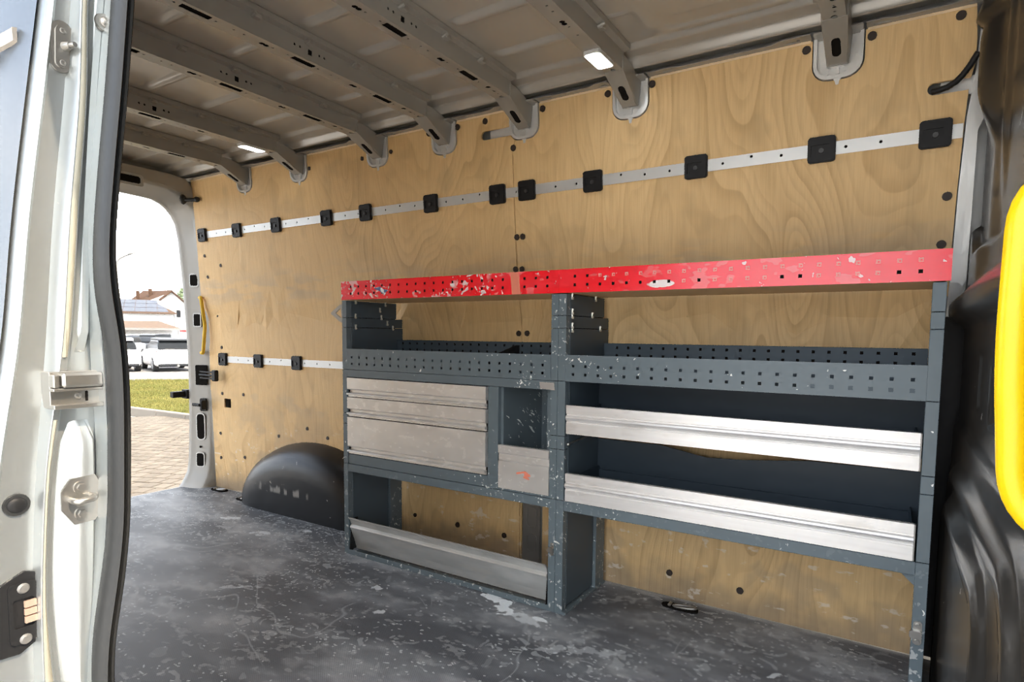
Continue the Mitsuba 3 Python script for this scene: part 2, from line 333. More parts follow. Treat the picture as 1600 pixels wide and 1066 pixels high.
cut += [sbox(-.556, 1.853, -.36, 1.890), Point(-.556, 1.8715).buffer(.0185), sbox(1.04, 1.732, 1.2, 1.766), Point(1.04, 1.749).buffer(.017), sbox(-2.657, .535, -2.587, .592), sbox(-.408, .0, -.30, .27)]
cut += [Polygon(np.vstack([arch_outline(.93), [[-2.35, -.1], [-1.2, -.1]]]).tolist()).convex_hull]
body = whole.difference(unary_union(cut)).difference(LineString([(-.417, -1), (-.417, 1.80), (-.40, 1.84), (-.40, 2.1)]).buffer(.0016))
note('wall_left', 'long plywood lined side wall of the van load space', kind='structure')
for g in sorted(body.geoms, key=lambda g: -g.area)[:2]:
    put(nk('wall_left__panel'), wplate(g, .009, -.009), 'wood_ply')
put('wall_left__edge_trim', wplate(unary_union([sbox(a, TOP - .004, b, TOP + .003) for a, b in zip([-2.79] + [x + .078 for x in RIBX], [x - .078 for x in RIBX] + [1.127])]), .011, -.0095), 'wood_edge')
for x, z in holes:
    r = .0125 if x > -1 else .010
    put(nk('wall_left__plug'), wplate(Point(x, z).buffer(r, quad_segs=5), .0035, 0, None), 'plug_brown', 30)
zs = np.array([-.1, .3, .85, 1.1, 1.18, 1.3, 1.5, 1.735, 1.9, 2.05])
put('wall_left__outer_skin', grid(np.linspace(-2.95, 1.3, 3), zs, lambda x, z: (x, W(z) + .075, z)), 'silver_inner')
put('wall_left__corner_post', wplate(Polygon([(1.108, 1.09), (1.15, 1.09), (1.15, 1.62), (1.165, 1.66), (1.20, 1.9), (1.20, TOP + .01), (1.142, TOP + .01), (1.137, 1.8), (1.122, 1.66), (1.114, 1.45), (1.112, 1.29)]), .014, -.022), 'silver_bright')
put('wall_left__lower_shade', wplate(sbox(1.078, .0, 1.19, 1.088), .020, -.034), 'black_plastic')  # black strip standing in for the shadow below the corner post
# metal strips seen through the slots
put('wall_left__slot_strip', wplate(sbox(-.538, 1.845, -.36, 1.90), .004, -.022), 'silver_bright')
put('wall_left__slot_strip_001', wplate(sbox(1.055, 1.725, 1.16, 1.775), .004, -.022), 'silver_bright')
put('wall_left__wheel_bracket', tmesh(J(plate_xz(sbox(-.405, .005, -.303, .275), .3835, .004), plate_xz(rrect(-.385, -.332, .155, .255, .018).difference(rrect(-.379, -.338, .161, .249, .014)), .380, .004),
    plate_xz(rrect(-.385, -.332, .045, .13, .018).difference(rrect(-.379, -.338, .051, .124, .014)), .380, .004), B(-.318, -.310, .372, .386, .005, .26))), 'steel_dark', 30, label='dark pressed steel bracket behind the bottom compartment')

# ceiling: skin with swages
def bead(y, c, w): return ss(w, w * .25, np.abs(y - c))
def roof_z(x, y):
    z = np.full_like(x, 2.02)
    z -= .016 * ss(.118, .140, y) + .030 * ss(.190, .215, y) - .026 * ss(.2255, .2295, y)
    for a, b in zip([-2.95] + RIBX[:5], RIBX[:6]):
        inx = ss(a + .075, a + .11, x) * ss(b - .07, b - .095, x)
        for yc in (-1.05, -.80, -.54, -.30, -.045): z -= .014 * inx * bead(y, yc, .026)
    a, b = RIBX[5] + .11, RIBX[6] - .06
    d = np.maximum(np.abs(x - (a + b) / 2 - .02) - (b - a) / 2 + .10, np.abs(y + .3) - .33)
    q = np.hypot(np.maximum(np.abs(x - (a + b) / 2 - .02) - (b - a) / 2 + .12, 0), np.maximum(np.abs(y + .3) - .31, 0)) - .09
    inb = ss(RIBX[5] + .06, RIBX[5] + .09, x) * ss(RIBX[6] - .04, RIBX[6] - .06, x)
    z -= .008 * inb * (ss(.02, .008, np.abs(q)) + .7 * ss(.02, .008, np.abs(q + .10)))
    z -= .006 * ss(.012, .006, np.abs(y + .075)) * ss(.16, .17, x) * ss(.23, .22, x)
    return z
note('ceiling', 'silver grey sheet metal van roof with pressed swages and cross ribs', kind='structure')
put('ceiling__skin', grid(np.linspace(-2.95, 1.3, 214), np.concatenate([np.linspace(-1.45, -.1, 170), np.linspace(-.094, .31, 90)]), lambda x, y: (x, y, roof_z(x, y))), 'roof_paint', True)
put('ceiling__outer_roof', tmesh(B(-3.0, 1.4, -1.55, .45, 2.06, 2.08)), 'silver_paint')
# side rail along the top of the wall, wavy black gap above it
bays = list(zip([-2.82] + [x + .075 for x in RIBX], [x - .075 for x in RIBX] + [1.15]))
for a, b in bays:
    L = b - a; t = .045
    p = Polygon([(a, .285), (a, .236), (a + .16 * L, .236), (a + .16 * L + .03, .246), (b - .16 * L - .03, .246), (b - .16 * L, .230), (b, .230), (b, .285)])
    p = p.difference(unary_union([Point(a + .08 * L, .262).buffer(.005), Point(b - .07 * L, .255).buffer(.006), Point(b - .10 * L, .258).buffer(.004)]))
    m = ext(p, .003).translate([0, 0, 1.958])
    m = m + B(a + .10 * L, a + .10 * L + .035, .256, .266, 1.955, 1.9595) + B(b - .14 * L, b - .14 * L + .03, .26, .268, 1.955, 1.9595)
    put(nk('ceiling__side_rail'), tmesh(m), 'rib_paint')
# ribs: one hat section, two variants
def make_rib(lamp):
    o = [(-.058, 2.018), (-.058, 2.000), (-.034, 1.997), (-.031, 1.940), (.031, 1.940), (.034, 1.997), (.058, 2.000), (.058, 2.018)]
    i = [(.056, 2.018), (.056, 2.002), (.032, 1.999), (.0292, 1.9418), (-.0292, 1.9418), (-.032, 1.999), (-.056, 2.002), (-.056, 2.018)]
    L0, L1 = -1.40, .125
    m = ext(Polygon(o + i), L1 - L0).transform(np.array([[1, 0, 0, 0], [0, 0, 1, 0], [0, 1, 0, 0]], float)).translate([0, L0, 0])
    c = []
    for k in (-3, -2, -1, 0):
        yc = -.487 + .377 * (k + 1)
        if not (lamp and k == 0): c.append(B(-.008, .017, yc - .045, yc + .045, 1.93, 1.95, .0005))
        c += [cyl((0, yc + .22, 1.93), (0, yc + .22, 1.95), .009, 10), cyl((0, yc + .235, 1.93), (0, yc + .235, 1.95), .009, 10)]
        c += [cyl((.004, yc + dy, 1.93), (.004, yc + dy, 1.95), .0042, 8) for dy in (-.155, -.12, -.062, .062, .12, .155)]
        if k in (-1, -3):
            c.append(B(.025, .05, yc - .003, yc + .014, 1.958, 1.976, .0005))
            c += [cyl((.02, yc + dy, 1.971), (.05, yc + dy, 1.971), .0045, 8) for dy in (-.057, -.035, .045, .066)]
    for dy, r in ((.0, .010), (.045, .006), (.07, .004), (.105, .0045), (.098, .004)):
        if not (lamp and dy == 0): c.append(cyl((.004 + .4 * (r - .004), .01 + dy, 1.93), (.004 + .4 * (r - .004), .01 + dy, 1.95), r, 10))
    m = m - m3.Manifold.compose(c)
    lugs = [B(.030, .052, y0 - .012, y0 + .012, 1.986, 1.999) + cyl((.035, y0 - .014, 1.990), (.060, y0 - .014, 1.996), .0055, 8) for y0 in (-.488, -.282, -.08, -.69, -.90)]
    return tmesh(J(m, *lugs))
def make_bracket():
    pts = [(-.035, .118, 1.9385), (.035, .118, 1.9385), (-.037, .118, 1.985), (.037, .118, 1.985), (-.037, .16, 1.985), (.037, .16, 1.985), (-.033, .215, 1.962), (.036, .215, 1.962), (-.036, .262, 1.957), (.037, .262, 1.957), (-.033, .135, 1.9385), (.033, .135, 1.9385), (-.024, .268, 1.868), (.026, .268, 1.868), (-.030, .282, 1.868), (.030, .282, 1.868), (.037, .29, 1.955), (-.037, .29, 1.955)]
    m = m3.Manifold.hull_points(np.array(pts))
    d = np.array([0, .268 - .135, 1.868 - 1.9385]); d /= np.linalg.norm(d); n = np.array([0, d[2], -d[1]])
    if n[2] > 0: n = -n
    c = np.array([0, .213, 1.897]); sl = m3.Manifold.batch_hull([cyl(c + d * s - n * .02, c + d * s + n * .03, .0125, 14) for s in (-.022, .022)])
    m = m - sl
    bump = [m3.Manifold.sphere(.0065, 10).translate((c + d * -.052 + np.array([s, 0, 0])).tolist()) for s in (-.011, .011)]
    flange = m3.Manifold.hull_points(np.array([(-.06, .10, 2.0), (.06, .10, 2.0), (-.06, .16, 2.0), (.06, .16, 2.0), (-.06, .10, 2.005), (.06, .10, 2.005), (-.06, .16, 2.005), (.06, .16, 2.005), (-.06, .235, 1.957), (.06, .235, 1.957), (-.06, .235, 1.963), (.06, .235, 1.963)]))
    fl2 = B(-.068, .068, .232, .287, 1.955, 1.961)
    hole = m3.Manifold.batch_hull([cyl(c + d * s - n * .02, c + d * s + n * .0005, .0122, 14) for s in (-.022, .022)])
    return tmesh(J(m, *bump, fl2)), tmesh(hole)
def make_pan():
    outer, inner = u_shape(0, .069, 1.830, 1.957, .046), u_shape(0, .059, 1.840, 1.97, .038)
    m = J(ext(outer, .003).translate([0, 0, -.016]), ext(outer.difference(inner), .020).translate([0, 0, -.015]))
    m = J(m, ext(sbox(-.0045, 1.845, .0045, 1.868), .010).translate([0, 0, -.015]), ext(sbox(-.018, 1.866, .018, 1.869), .012).translate([0, 0, -.015]), ext(Polygon([(-.014, 1.834), (.014, 1.834), (.006, 1.822), (.004, 1.812), (-.004, 1.812), (-.006, 1.822)]), .012).translate([0, 0, -.010]))
    for q in ((-.046, 1.90), (.05, 1.90), (-.03, 1.853), (.02, 1.857)): m = m + ext(Point(*q).buffer(.004, quad_segs=3), .0025).translate([0, 0, -.0135])
    return wallmap(m.refine_to_length(.05))
ribs = {}
ribA, ribB, (brk, slotm), pan = make_rib(False), make_rib(True), make_bracket(), make_pan()
for i, x in enumerate(RIBX):
    k = nk('ceiling__rib'); lamp = i in (1, 5)
    if lamp not in ribs:
        scene[k] = mikit.ply(ribB if lamp else ribA, 'rib_paint'); ribs[lamp] = scene[k]
    scene[k] = {**ribs[lamp], 'to_world': T().translate([x, 0, 0])}
    if i == 0: ribs['c'] = mikit.ply(tmesh(B(-.0262, .0262, -1.39, .12, 1.9455, 2.012)), 'black_flat')
    scene[k + '__inner_shade'] = {**ribs['c'], 'to_world': T().translate([x, 0, 0])}  # black box added inside the rib so its slots look dark
    if i == 0: ribs['b'] = mikit.ply(brk, 'rib_paint', 25); ribs['p'] = mikit.ply(pan, 'silver_bright', 30); ribs['s'] = mikit.ply(slotm, 'black_flat')
    scene[k + '__bracket'] = {**ribs['b'], 'to_world': T().translate([x, 0, 0])}
    scene[k + '__bracket_slot_shade'] = {**ribs['s'], 'to_world': T().translate([x, 0, 0])}  # black plug standing in for the dark inside the slot
    scene[k + '__foot_pan'] = {**ribs['p'], 'to_world': T().translate([x, 0, 0])}
# two lit LED lamps on the ribs
for i, (x, yc) in enumerate(((RIBX[1] - .004, .005), (RIBX[5] - .002, 0.0))):
    k = 'ceiling_lamp' if i == 0 else 'ceiling_lamp_001'
    note(k, ('small lit white LED lamp under the second roof rib from the rear doors', 'lit white LED lamp under the roof rib above the right rack, nearer of the two')[i], 'lamp', 'lit LED lamps under the roof ribs')
    put(k + '__housing', tmesh(ext(rrect(x - .031, x + .031, yc - .066, yc + .066, .014), .011).translate([0, 0, 1.929]) - ext(rrect(x - .0275, x + .0275, yc - .0615, yc + .0615, .013), .006).translate([0, 0, 1.926])), 'silver_bright')
    put(k + '__lens', tmesh(ext(rrect(x - .027, x + .027, yc - .061, yc + .061, .013), .003).translate([0, 0, 1.9288])), 'lamp_lens', 40)
    scene[k + '__lens']['emitter'] = {'type': 'area', 'radiance': {'type': 'rgb', 'value': [1.1, 1.15, 1.2]}}

# rear frame
op = [(-.51, 1.842), (-.3, 1.842), (-.074, 1.840), (.06, 1.836), (.12, 1.832), (.17, 1.815), (.204, 1.790), (.237, 1.752), (.262, 1.704), (.280, 1.60), (.303, 1.302), (.314, 1.07), (.322, .844), (.322, .65), (.32, .506), (.313, .30), (.305, .165), (.292, .09), (.262, .036), (.235, .012), (.197, -.004), (.1, -.006), (-.2, -.006), (-.51, -.006)]
op = op + [(-1.02 - y, z) for y, z in op[-2:0:-1]]
opa = np.array(op); tn = np.roll(opa, -1, 0) - np.roll(opa, 1, 0); nn = np.stack([-tn[:, 1], tn[:, 0]], 1); nn /= np.linalg.norm(nn, axis=1, keepdims=True)
if ((opa - opa.mean(0)) * nn).sum() < 0: nn = -nn
def ring(x, off):
    q = opa + nn * off; q[:, 1] = np.where(opa[:, 1] < .02, -.006, np.clip(q[:, 1], -.006, 1.97)); q[:, 0] = np.clip(q[:, 0], -1.42, W(q[:, 1]) + .004); return np.column_stack([np.full(len(q), x), q])
put('wall_back', loft([ring(-2.98, .14), ring(-2.97, .004), ring(-2.95, 0), ring(-2.935, .004), ring(-2.925, .012), ring(-2.90, .02), ring(-2.83, .046), ring(-2.815, .052), ring(-2.805, .058), ring(-2.79, .075), ring(-2.78, .16)], caps=False), 'silver_rear', 40, kind='structure', label='silver rear door frame around the open rear doorway')
def jy(z): return np.interp(z, [.0, .165, .506, .844, 1.302, 1.704], [.30, .305, .32, .322, .303, .262])
def jamb(y0, z0, poly_w, poly_h, r, t, x0=-2.87):
    """rounded plate on the sloping door jamb, centred at x0"""
    m = ext(rrect(-poly_w / 2, poly_w / 2, -poly_h / 2, poly_h / 2, r), t)
    s = np.array([.07, .026]) / math.hypot(.07, .026); f = (x0 + 2.90) / .07
    n = np.array([s[1], -s[0]])
    yy = jy(z0) + .016 + .026 * f
    return m.transform(np.array([[s[0], 0, n[0], x0], [s[1], 0, n[1], yy], [0, 1, 0, z0]]))
for i, (z, w, h, r) in enumerate(((1.35, .052, .07, .01), (1.095, .045, .075, .006), (.395, .052, .165, .022), (.175, .05, .085, .014))):
    put(nk('wall_back__socket_rim'), tmesh(jamb(0, z, w + .016, h + .018, r + .006, .003)), 'silver_inner')
    put(nk('wall_back__socket'), tmesh(jamb(0, z, w, h, r, .0045)), 'black_flat')
put('wall_back__socket_plug', tmesh(jamb(0, .26, .014, .014, .006, .003)), 'black_flat')
put('wall_back__closing', tmesh(J(B(-3.0, -2.90, -1.45, .46, 1.94, 2.07), B(-3.0, -2.90, .37, .46, -.05, 1.96), B(-3.0, -2.90, -1.45, -1.38, -.05, 1.96))), 'silver_rear')
put('wall_back__header_slot', tmesh(ext(rrect(-.17, -.03, 1.873, 1.912, .012), .004).transform(M_YZ).translate([-2.782, 0, 0])), 'black_flat')
put('wall_back__header_rim', tmesh(ext(rrect(-.19, -.012, 1.858, 1.926, .016).difference(rrect(-.172, -.028, 1.871, 1.914, .012)), .003).transform(M_YZ).translate([-2.782, 0, 0])), 'silver_inner')

# right hand wall behind the pillar, front bulkhead
put('wall_right', tmesh(J(B(-2.95, -.22, -1.405, -1.39, 0, 1.96), B(-.3, 1.3, -1.50, -1.36, 1.88, 2.05))), 'wood_ply', kind='structure', label='inner lining of the near side wall and sliding door header')
def bulk_x(y, z):
    x = np.full_like(y, 1.152)
    x -= .042 * np.exp(-((z - 1.115 + .02 * (y + .2)) / .04) ** 4) * ss(-1.3, -1.2, y)
    x += .016 * ss(1.13, 1.22, z) * ss(.16, .02, y)
    rec = np.minimum.reduce([z - 1.262, (.62 + y * -1.0) * .8 + (z - 1.256) * .9 - .30, 1.87 - z, y + 1.15])
    x += .022 * ss(0.0, .018, rec)
    x -= .042 * ss(1.52, 1.70, z) * ss(2.02, 1.80, z) * np.exp(-((y - .17) / .07) ** 2) + .014 * ss(1.3, 1.6, z) * np.exp(-((y - .03) / .03) ** 2)
    def rr(y0, y1, z1, r):
        qy, qz = np.abs(y - (y0 + y1) / 2) - (y1 - y0) / 2 + r, z - z1 + r
        return np.hypot(np.maximum(qy, 0), np.maximum(qz, 0)) + np.minimum(np.maximum(qy, qz), 0) - r
    x -= .012 * ss(.012, -.012, z - .775)
    d1, d2, d3 = rr(-.92, .20, .695, .16), rr(-.70, .16, .605, .13), rr(-1.12, .24, .40, .2)
    x -= .010 * ss(.012, -.012, d1) + .012 * ss(.012, -.012, d2) + .008 * ss(.028, .014, np.abs(d1 + .035)) + .007 * ss(.026, .012, np.abs(d2 + .04))
    for yc in (-1.02, -1.12): x += .010 * ss(.018, .008, np.abs(y - yc)) * ss(.62, .52, z)
    x += .012 * ss(.012, .006, np.maximum(np.abs(y + .42) - .10, np.abs(z - .90) - .045))
    x += .006 * ss(.02, .012, np.maximum(np.abs(y + .12) - .012, np.abs(z - .92) - .05))
    return x
put('wall_front', grid(np.linspace(-1.44, .33, 178), np.linspace(0, 2.02, 203), lambda y, z: (bulk_x(y, z), y, z)), 'bulkhead_black', True, kind='structure', label='black moulded bulkhead at the cab end of the load space')
put('wall_front__cab_side', tmesh(B(1.20, 1.24, -1.50, .42, -.05, 2.05)), 'black_plastic')

# ------------------------------------------------------------------ door pillar (rear edge of the sliding door opening)
ZG = np.array([-.72, .0, .43, .6, .8, 1.0, 1.2, 1.4, 1.56, 2.06])
COL = dict(
 A=(-.10, [-1.43, -1.437, -1.4409, -1.4187, -1.4023, -1.4009, -1.4029, -1.3856, -1.3686, -1.33]),
 B=(-.10, [-1.46, -1.466, -1.4693, -1.4506, -1.4322, -1.4362, -1.4352, -1.4135, -1.3971, -1.355]),
 C=(-.13, [-1.452, -1.457, -1.4608, -1.4409, -1.426, -1.43, -1.4278, -1.4065, -1.3887, -1.347]),
 D=(-.165, [-1.45, -1.451, -1.4515, -1.4364, -1.4271, -1.4283, -1.4175, -1.4002, -1.3832, -1.342]),
 E=(-.165, [-1.47, -1.48, -1.5005, -1.5064, -1.4917, -1.4537, -1.436, -1.4144, -1.4075, -1.365]),
 G0=(-.145, [-1.48, -1.49, -1.5103, -1.5163, -1.502, -1.4644, -1.4468, -1.425, -1.4191, -1.377]),
 G=(-.145, [-1.515, -1.518, -1.5245, -1.5220, -1.5080, -1.4749, -1.459, -1.4359, -1.4274, -1.385]),
 H=(-.170, [-1.53, -1.53, -1.5299, -1.5255, -1.5120, -1.4897, -1.4726, -1.4481, -1.432, -1.39]),
 I=(-.165, [-1.60, -1.60, -1.5873, -1.5797, -1.5615, -1.5263, -1.5053, -1.4764, -1.455, -1.405]),
 J=(-.20, [-1.605, -1.605, -1.5943, -1.5869, -1.5685, -1.5319, -1.5106, -1.4829, -1.4598, -1.41]))
def col(k, z): return np.interp(z, ZG, COL[k][1])
zz = np.concatenate([np.linspace(-.72, .4, 8), np.linspace(.43, 1.6, 48), np.linspace(1.65, 2.06, 5)])
def smooth_col(k):
    v = np.interp(zz, ZG, COL[k][1]); 
    for _ in range(6): v[1:-1] = .25 * v[:-2] + .5 * v[1:-1] + .25 * v[2:]
    return v
SC = {k: smooth_col(k) for k in COL}
def pillar_sections(cols, back=.0):
    rings = []
    for i, z in enumerate(zz):
        front = [(x + dx, SC[k][i] + dy, z) for k, x, dx, dy in cols]
        rings.append(front)
    return rings
def pcol(k, dx=0, dy=0, x=None): return (k, COL[k][0] if x is None else x, dx, dy)
bk = lambda k, x, dy=0: (k, x, 0, dy)
note('trim_1', 'silver painted door pillar at the rear edge of the sliding door opening', kind='structure')
put('trim_1__pillar_face', loft(pillar_sections([bk('B', -.30, .03), bk('B', -.115, .028), bk('B', -.112, .002), pcol('C'), bk('C', -.155, -.004), pcol('D'), pcol('E'), bk('E', -.163, -.003), bk('G0', -.147, .001), pcol('G0'), pcol('G'), bk('G', -.148, -.002), pcol('H'), pcol('I', -.004, .004), bk('I', -.163, -.001), bk('I', -.168, -.007), bk('J', -.185, .001), pcol('J'), bk('J', -.30, -.004), bk('J', -.30, .02)])), 'silver_paint', 24)
# pressed pads of the channel, above and below the rail end
def pad(z0, z1, key, taper=.03):
    sel = np.linspace(z0, z1, 26); rings = []
    for z in sel:
        e = min(1, min(z - z0, z1 - z) / taper + .05); h = .010 * math.sin(e * math.pi / 2)
        yD, yE = np.interp(z, zz, SC['D']), np.interp(z, zz, SC['E'])
        yD, yE = yD - .004 - .006 * (1 - e), yE + .004 + .008 * (1 - e)
        x = -.1655
        rings.append([(x - .004, yD, z), (x + 1.0 * h, yD - .001, z), (x + 1.5 * h, yD - .006, z), (x + 1.6 * h, yD - .016, z), (x + 1.4 * h, (yD + yE) / 2, z), (x + .5 * h, yE + .006, z), (x + .2 * h, yE + .001, z), (x - .004, yE, z)])
    put(key, loft(rings), 'silver_paint', 35)
pad(.985, 1.9, 'trim_1__pressed_pad'); pad(.02, .872, 'trim_1__pressed_pad_001')
ri = np.interp(zz, zz, SC['G0'])
for lo_, hi_ in ((0, .888), (.962, 2.1)): put(nk('trim_1__sealant_bead'), loft([[(-.1455, SC['G0'][i] - .001, z), (-.1425, SC['G0'][i] - .003, z), (-.1420 + .001 * math.sin(z * 130), (SC['G0'][i] + SC['G'][i]) / 2, z), (-.1425, SC['G'][i] + .003, z), (-.1455, SC['G'][i] + .001, z)] for i, z in enumerate(zz) if lo_ < z < hi_]), 'ridge_sealant', 40)
# body side and door rubber
put('trim_2', grid(np.array([-2.95, -2.0, -1.2, -.6, -.31, -.24, -.205]), zz, lambda x, z: (x, np.interp(z, zz, SC['J']) - .004 - .012 * ss(-.2, -.5, x), z)), 'body_side_paint', True, kind='structure', label='glossy outer body side reflecting blue sky')
put('trim_2__raised_strip', loft([[(-.262 - s * .30, np.interp(1.50 - .04 * s, zz, SC['J']) - .006 - .016 * ss(0, .4, s) + a, 1.503 - .045 * s + b) for a, b in ((0, -.012), (-.006, -.010), (-.007, .010), (0, .012))] for s in (0, .02, .3, 1)]), 'strip_beige', 30)  # raised beige strip on the body side
SZ = [-.72, 0, .43, .5, .55, .6, .7, .8, .9, 1.0, 1.05, 1.1, 1.15, 1.2, 1.3, 1.4, 1.56, 2.06]
SEA = [-1.44, -1.445, -1.4466, -1.4442, -1.4345, -1.4242, -1.4114, -1.4071, -1.4037, -1.4057, -1.4107, -1.4177, -1.4188, -1.4145, -1.4024, -1.3901, -1.3735, -1.335]
SEB = [-1.47, -1.474, -1.4751, -1.4726, -1.4655, -1.4558, -1.4403, -1.437, -1.4333, -1.4331, -1.4426, -1.4474, -1.4457, -1.4415, -1.4307, -1.4186, -1.4022, -1.363]
def sm_(v):
    v = np.interp(zz, SZ, v)
    for _ in range(3): v[1:-1] = .25 * v[:-2] + .5 * v[1:-1] + .25 * v[2:]
    return v
SEA, SEB = sm_(SEA), sm_(SEB)
seal = []
for i, z in enumerate(zz):
    a, b = SEA[i], SEB[i]; w = a - b
    seal.append([(-.125, a + .004, z), (-.108, a + .003, z), (-.090, a, z), (-.083, a - .15 * w, z), (-.083, a - .28 * w, z), (-.092, a - .36 * w, z), (-.092, a - .40 * w, z), (-.078, a - .5 * w, z), (-.070, a - .68 * w, z), (-.074, a - .86 * w, z), (-.088, b, z), (-.106, b + .001, z), (-.118, b + .006, z)])
put('door_seal', loft(seal), 'black_rubber', 50, label='black rubber door seal running down the inner edge of the silver pillar', cat='door seal')

def on_pillar(m, y, z, x=-.165, tilt=0):
    """(y', z', h) mesh put on the pillar face: h is towards the front of the van"""
    a = math.radians(tilt)
    return m.transform(np.array([[0, 0, 1, x], [math.cos(a), -math.sin(a), 0, y], [math.sin(a), math.cos(a), 0, z]]))
# striker plate
note('striker', 'steel door striker plate with two bolts low on the silver pillar', 'door striker')
oct_ = Polygon([(-.026, -.012), (-.026, .018), (-.013, .036), (.020, .038), (.026, .026), (.026, -.024), (.018, -.036), (-.010, -.037)]).buffer(.002)
put('striker__plate', tmesh(on_pillar(ext(oct_, .0035), -1.4585, .740, -.1525)), 'steel', 30)
t = tube([(-.149, -1.4445, .745), (-.134, -1.4445, .745), (-.128, -1.448, .745), (-.128, -1.469, .743), (-.134, -1.4725, .743), (-.149, -1.4725, .743)], .0055, 10)
put('striker__loop', t, 'steel', 50)
for dz in (.022, -.022): put(nk('striker__bolt'), tmesh(on_pillar(m3.Manifold.cylinder(.006, .0085, .0065, 6) + m3.Manifold.cylinder(.003, .0105, .0105, 16), -1.459, .740 + dz, -.149)), 'steel', 30)
# rubber grommet
note('grommet', 'round black rubber plug in the pillar above the contact plate', 'rubber plug')
put('grommet__rim', tmesh(on_pillar(m3.Manifold.cylinder(.003, .0185, .0175, 24).scale([1, .95, 1]), -1.540, .748, -.168)), 'black_rubber', 40)
put('grommet__dome', tmesh(on_pillar(m3.Manifold.sphere(.0135, 24).scale([1, .9, .35]), -1.540, .748, -.165)), 'black_plastic', 50)
# contact plate
note('contact_plate', 'black electrical contact plate with three copper contacts low on the pillar', 'contact plate')
cp = Polygon([(.027, -.046), (.0, -.062), (-.03, -.060), (-.032, .030), (-.022, .046), (.012, .062), (.027, .056)]).buffer(.003)
put('contact_plate__base', tmesh(on_pillar(J(ext(cp, .006), ext(rrect(-.012, .026, -.048, .05, .008).difference(rrect(-.006, .021, -.022, .024, .003)), .010)), -1.548, .576, -.168)), 'black_plastic', 30)
for k in range(3): put(nk('contact_plate__contact'), tmesh(on_pillar(ext(rrect(.007, .023, -.016 + .0125 * k, -.0055 + .0125 * k, .001), .004), -1.548, .576, -.158)), 'copper', 30)
for dz in (.040, -.042): put(nk('contact_plate__screw'), tmesh(on_pillar(m3.Manifold.cylinder(.004, .0085, .006, 16), -1.540, .576 + dz, -.158)), 'steel_dark', 40)
# guide plate with pin
note('guide_pin', 'steel guide plate with a projecting pin high on the pillar', 'guide plate')
gp = unary_union([Point(0, .026).buffer(.014), Point(-.004, -.026).buffer(.014), sbox(-.016, -.026, .012, .026)]).convex_hull
put('guide_pin__plate', tmesh(on_pillar(J(ext(gp, .004), ext(gp.buffer(-.006), .0065)), -1.449, 1.471, -.168)), 'steel', 30)
put('guide_pin__pin', tmesh(J(cyl((-.164, -1.447, 1.472), (-.150, -1.444, 1.472), .0075, 14, .0055), cyl((-.150, -1.4442, 1.472), (-.140, -1.442, 1.472), .0038, 12))), 'steel', 40)
for dz in (.024, -.026): put(nk('guide_pin__screw'), tmesh(on_pillar(m3.Manifold.cylinder(.003, .0052, .004, 12) - m3.Manifold.cylinder(.004, .0022, .0022, 8), -1.449 - .002 * (dz < 0), 1.471 + dz, -.1625)), 'steel_dark', 30)
put('pillar_bolt', tmesh(J(on_pillar(m3.Manifold.cylinder(.004, .0145, .0135, 24), -1.395, 1.526, -.1485), on_pillar(m3.Manifold.sphere(.0085, 16).scale([1, 1, .6]), -1.395, 1.526, -.1435), on_pillar(B(-.007, .007, -.0016, .0016, 0, .0062), -1.395, 1.526, -.1440, 40), on_pillar(B(-.007, .007, -.0016, .0016, 0, .0062), -1.395, 1.526, -.1440, 130))), 'steel', 35, label='round head cross slot bolt near the top of the silver pillar', cat='bolt')
# end of the sliding door rail
note('door_rail', 'horizontal steel sliding door rail end set into the pillar', 'door rail')
put('door_rail__channel', tmesh(J(B(-.17, -.140, -1.499, -1.428, .898, .955), B(-.17, -.126, -1.499, -1.428, .896, .903), B(-.17, -.126, -1.499, -1.428, .924, .929))), 'steel', 20)
put('door_rail__cover', tmesh(J(B(-.142, -.120, -1.488, -1.428, .930, .953, .004), B(-.142, -.125, -1.499, -1.490, .930, .951, .002))), 'steel', 20)
put('door_rail__screw', tmesh(on_pillar(m3.Manifold.cylinder(.003, .0055, .0045, 14) - m3.Manifold.cylinder(.004, .0025, .0025, 6), -1.460, .915, -.140)), 'steel_dark', 30)
put('door_rail__slot', tmesh(B(-.1415, -.1385, -1.450, -1.446, .906, .922)), 'black_flat')

put('trim_3', tmesh(J(B(1.16, 3.2, -1.55, -1.49, -.45, 2.0, .01), B(-.3, 1.2, -1.54, -1.47, -.40, -.045, .01))), 'silver_paint', kind='structure', label='silver sill and front body side of the van beside the sliding door opening')
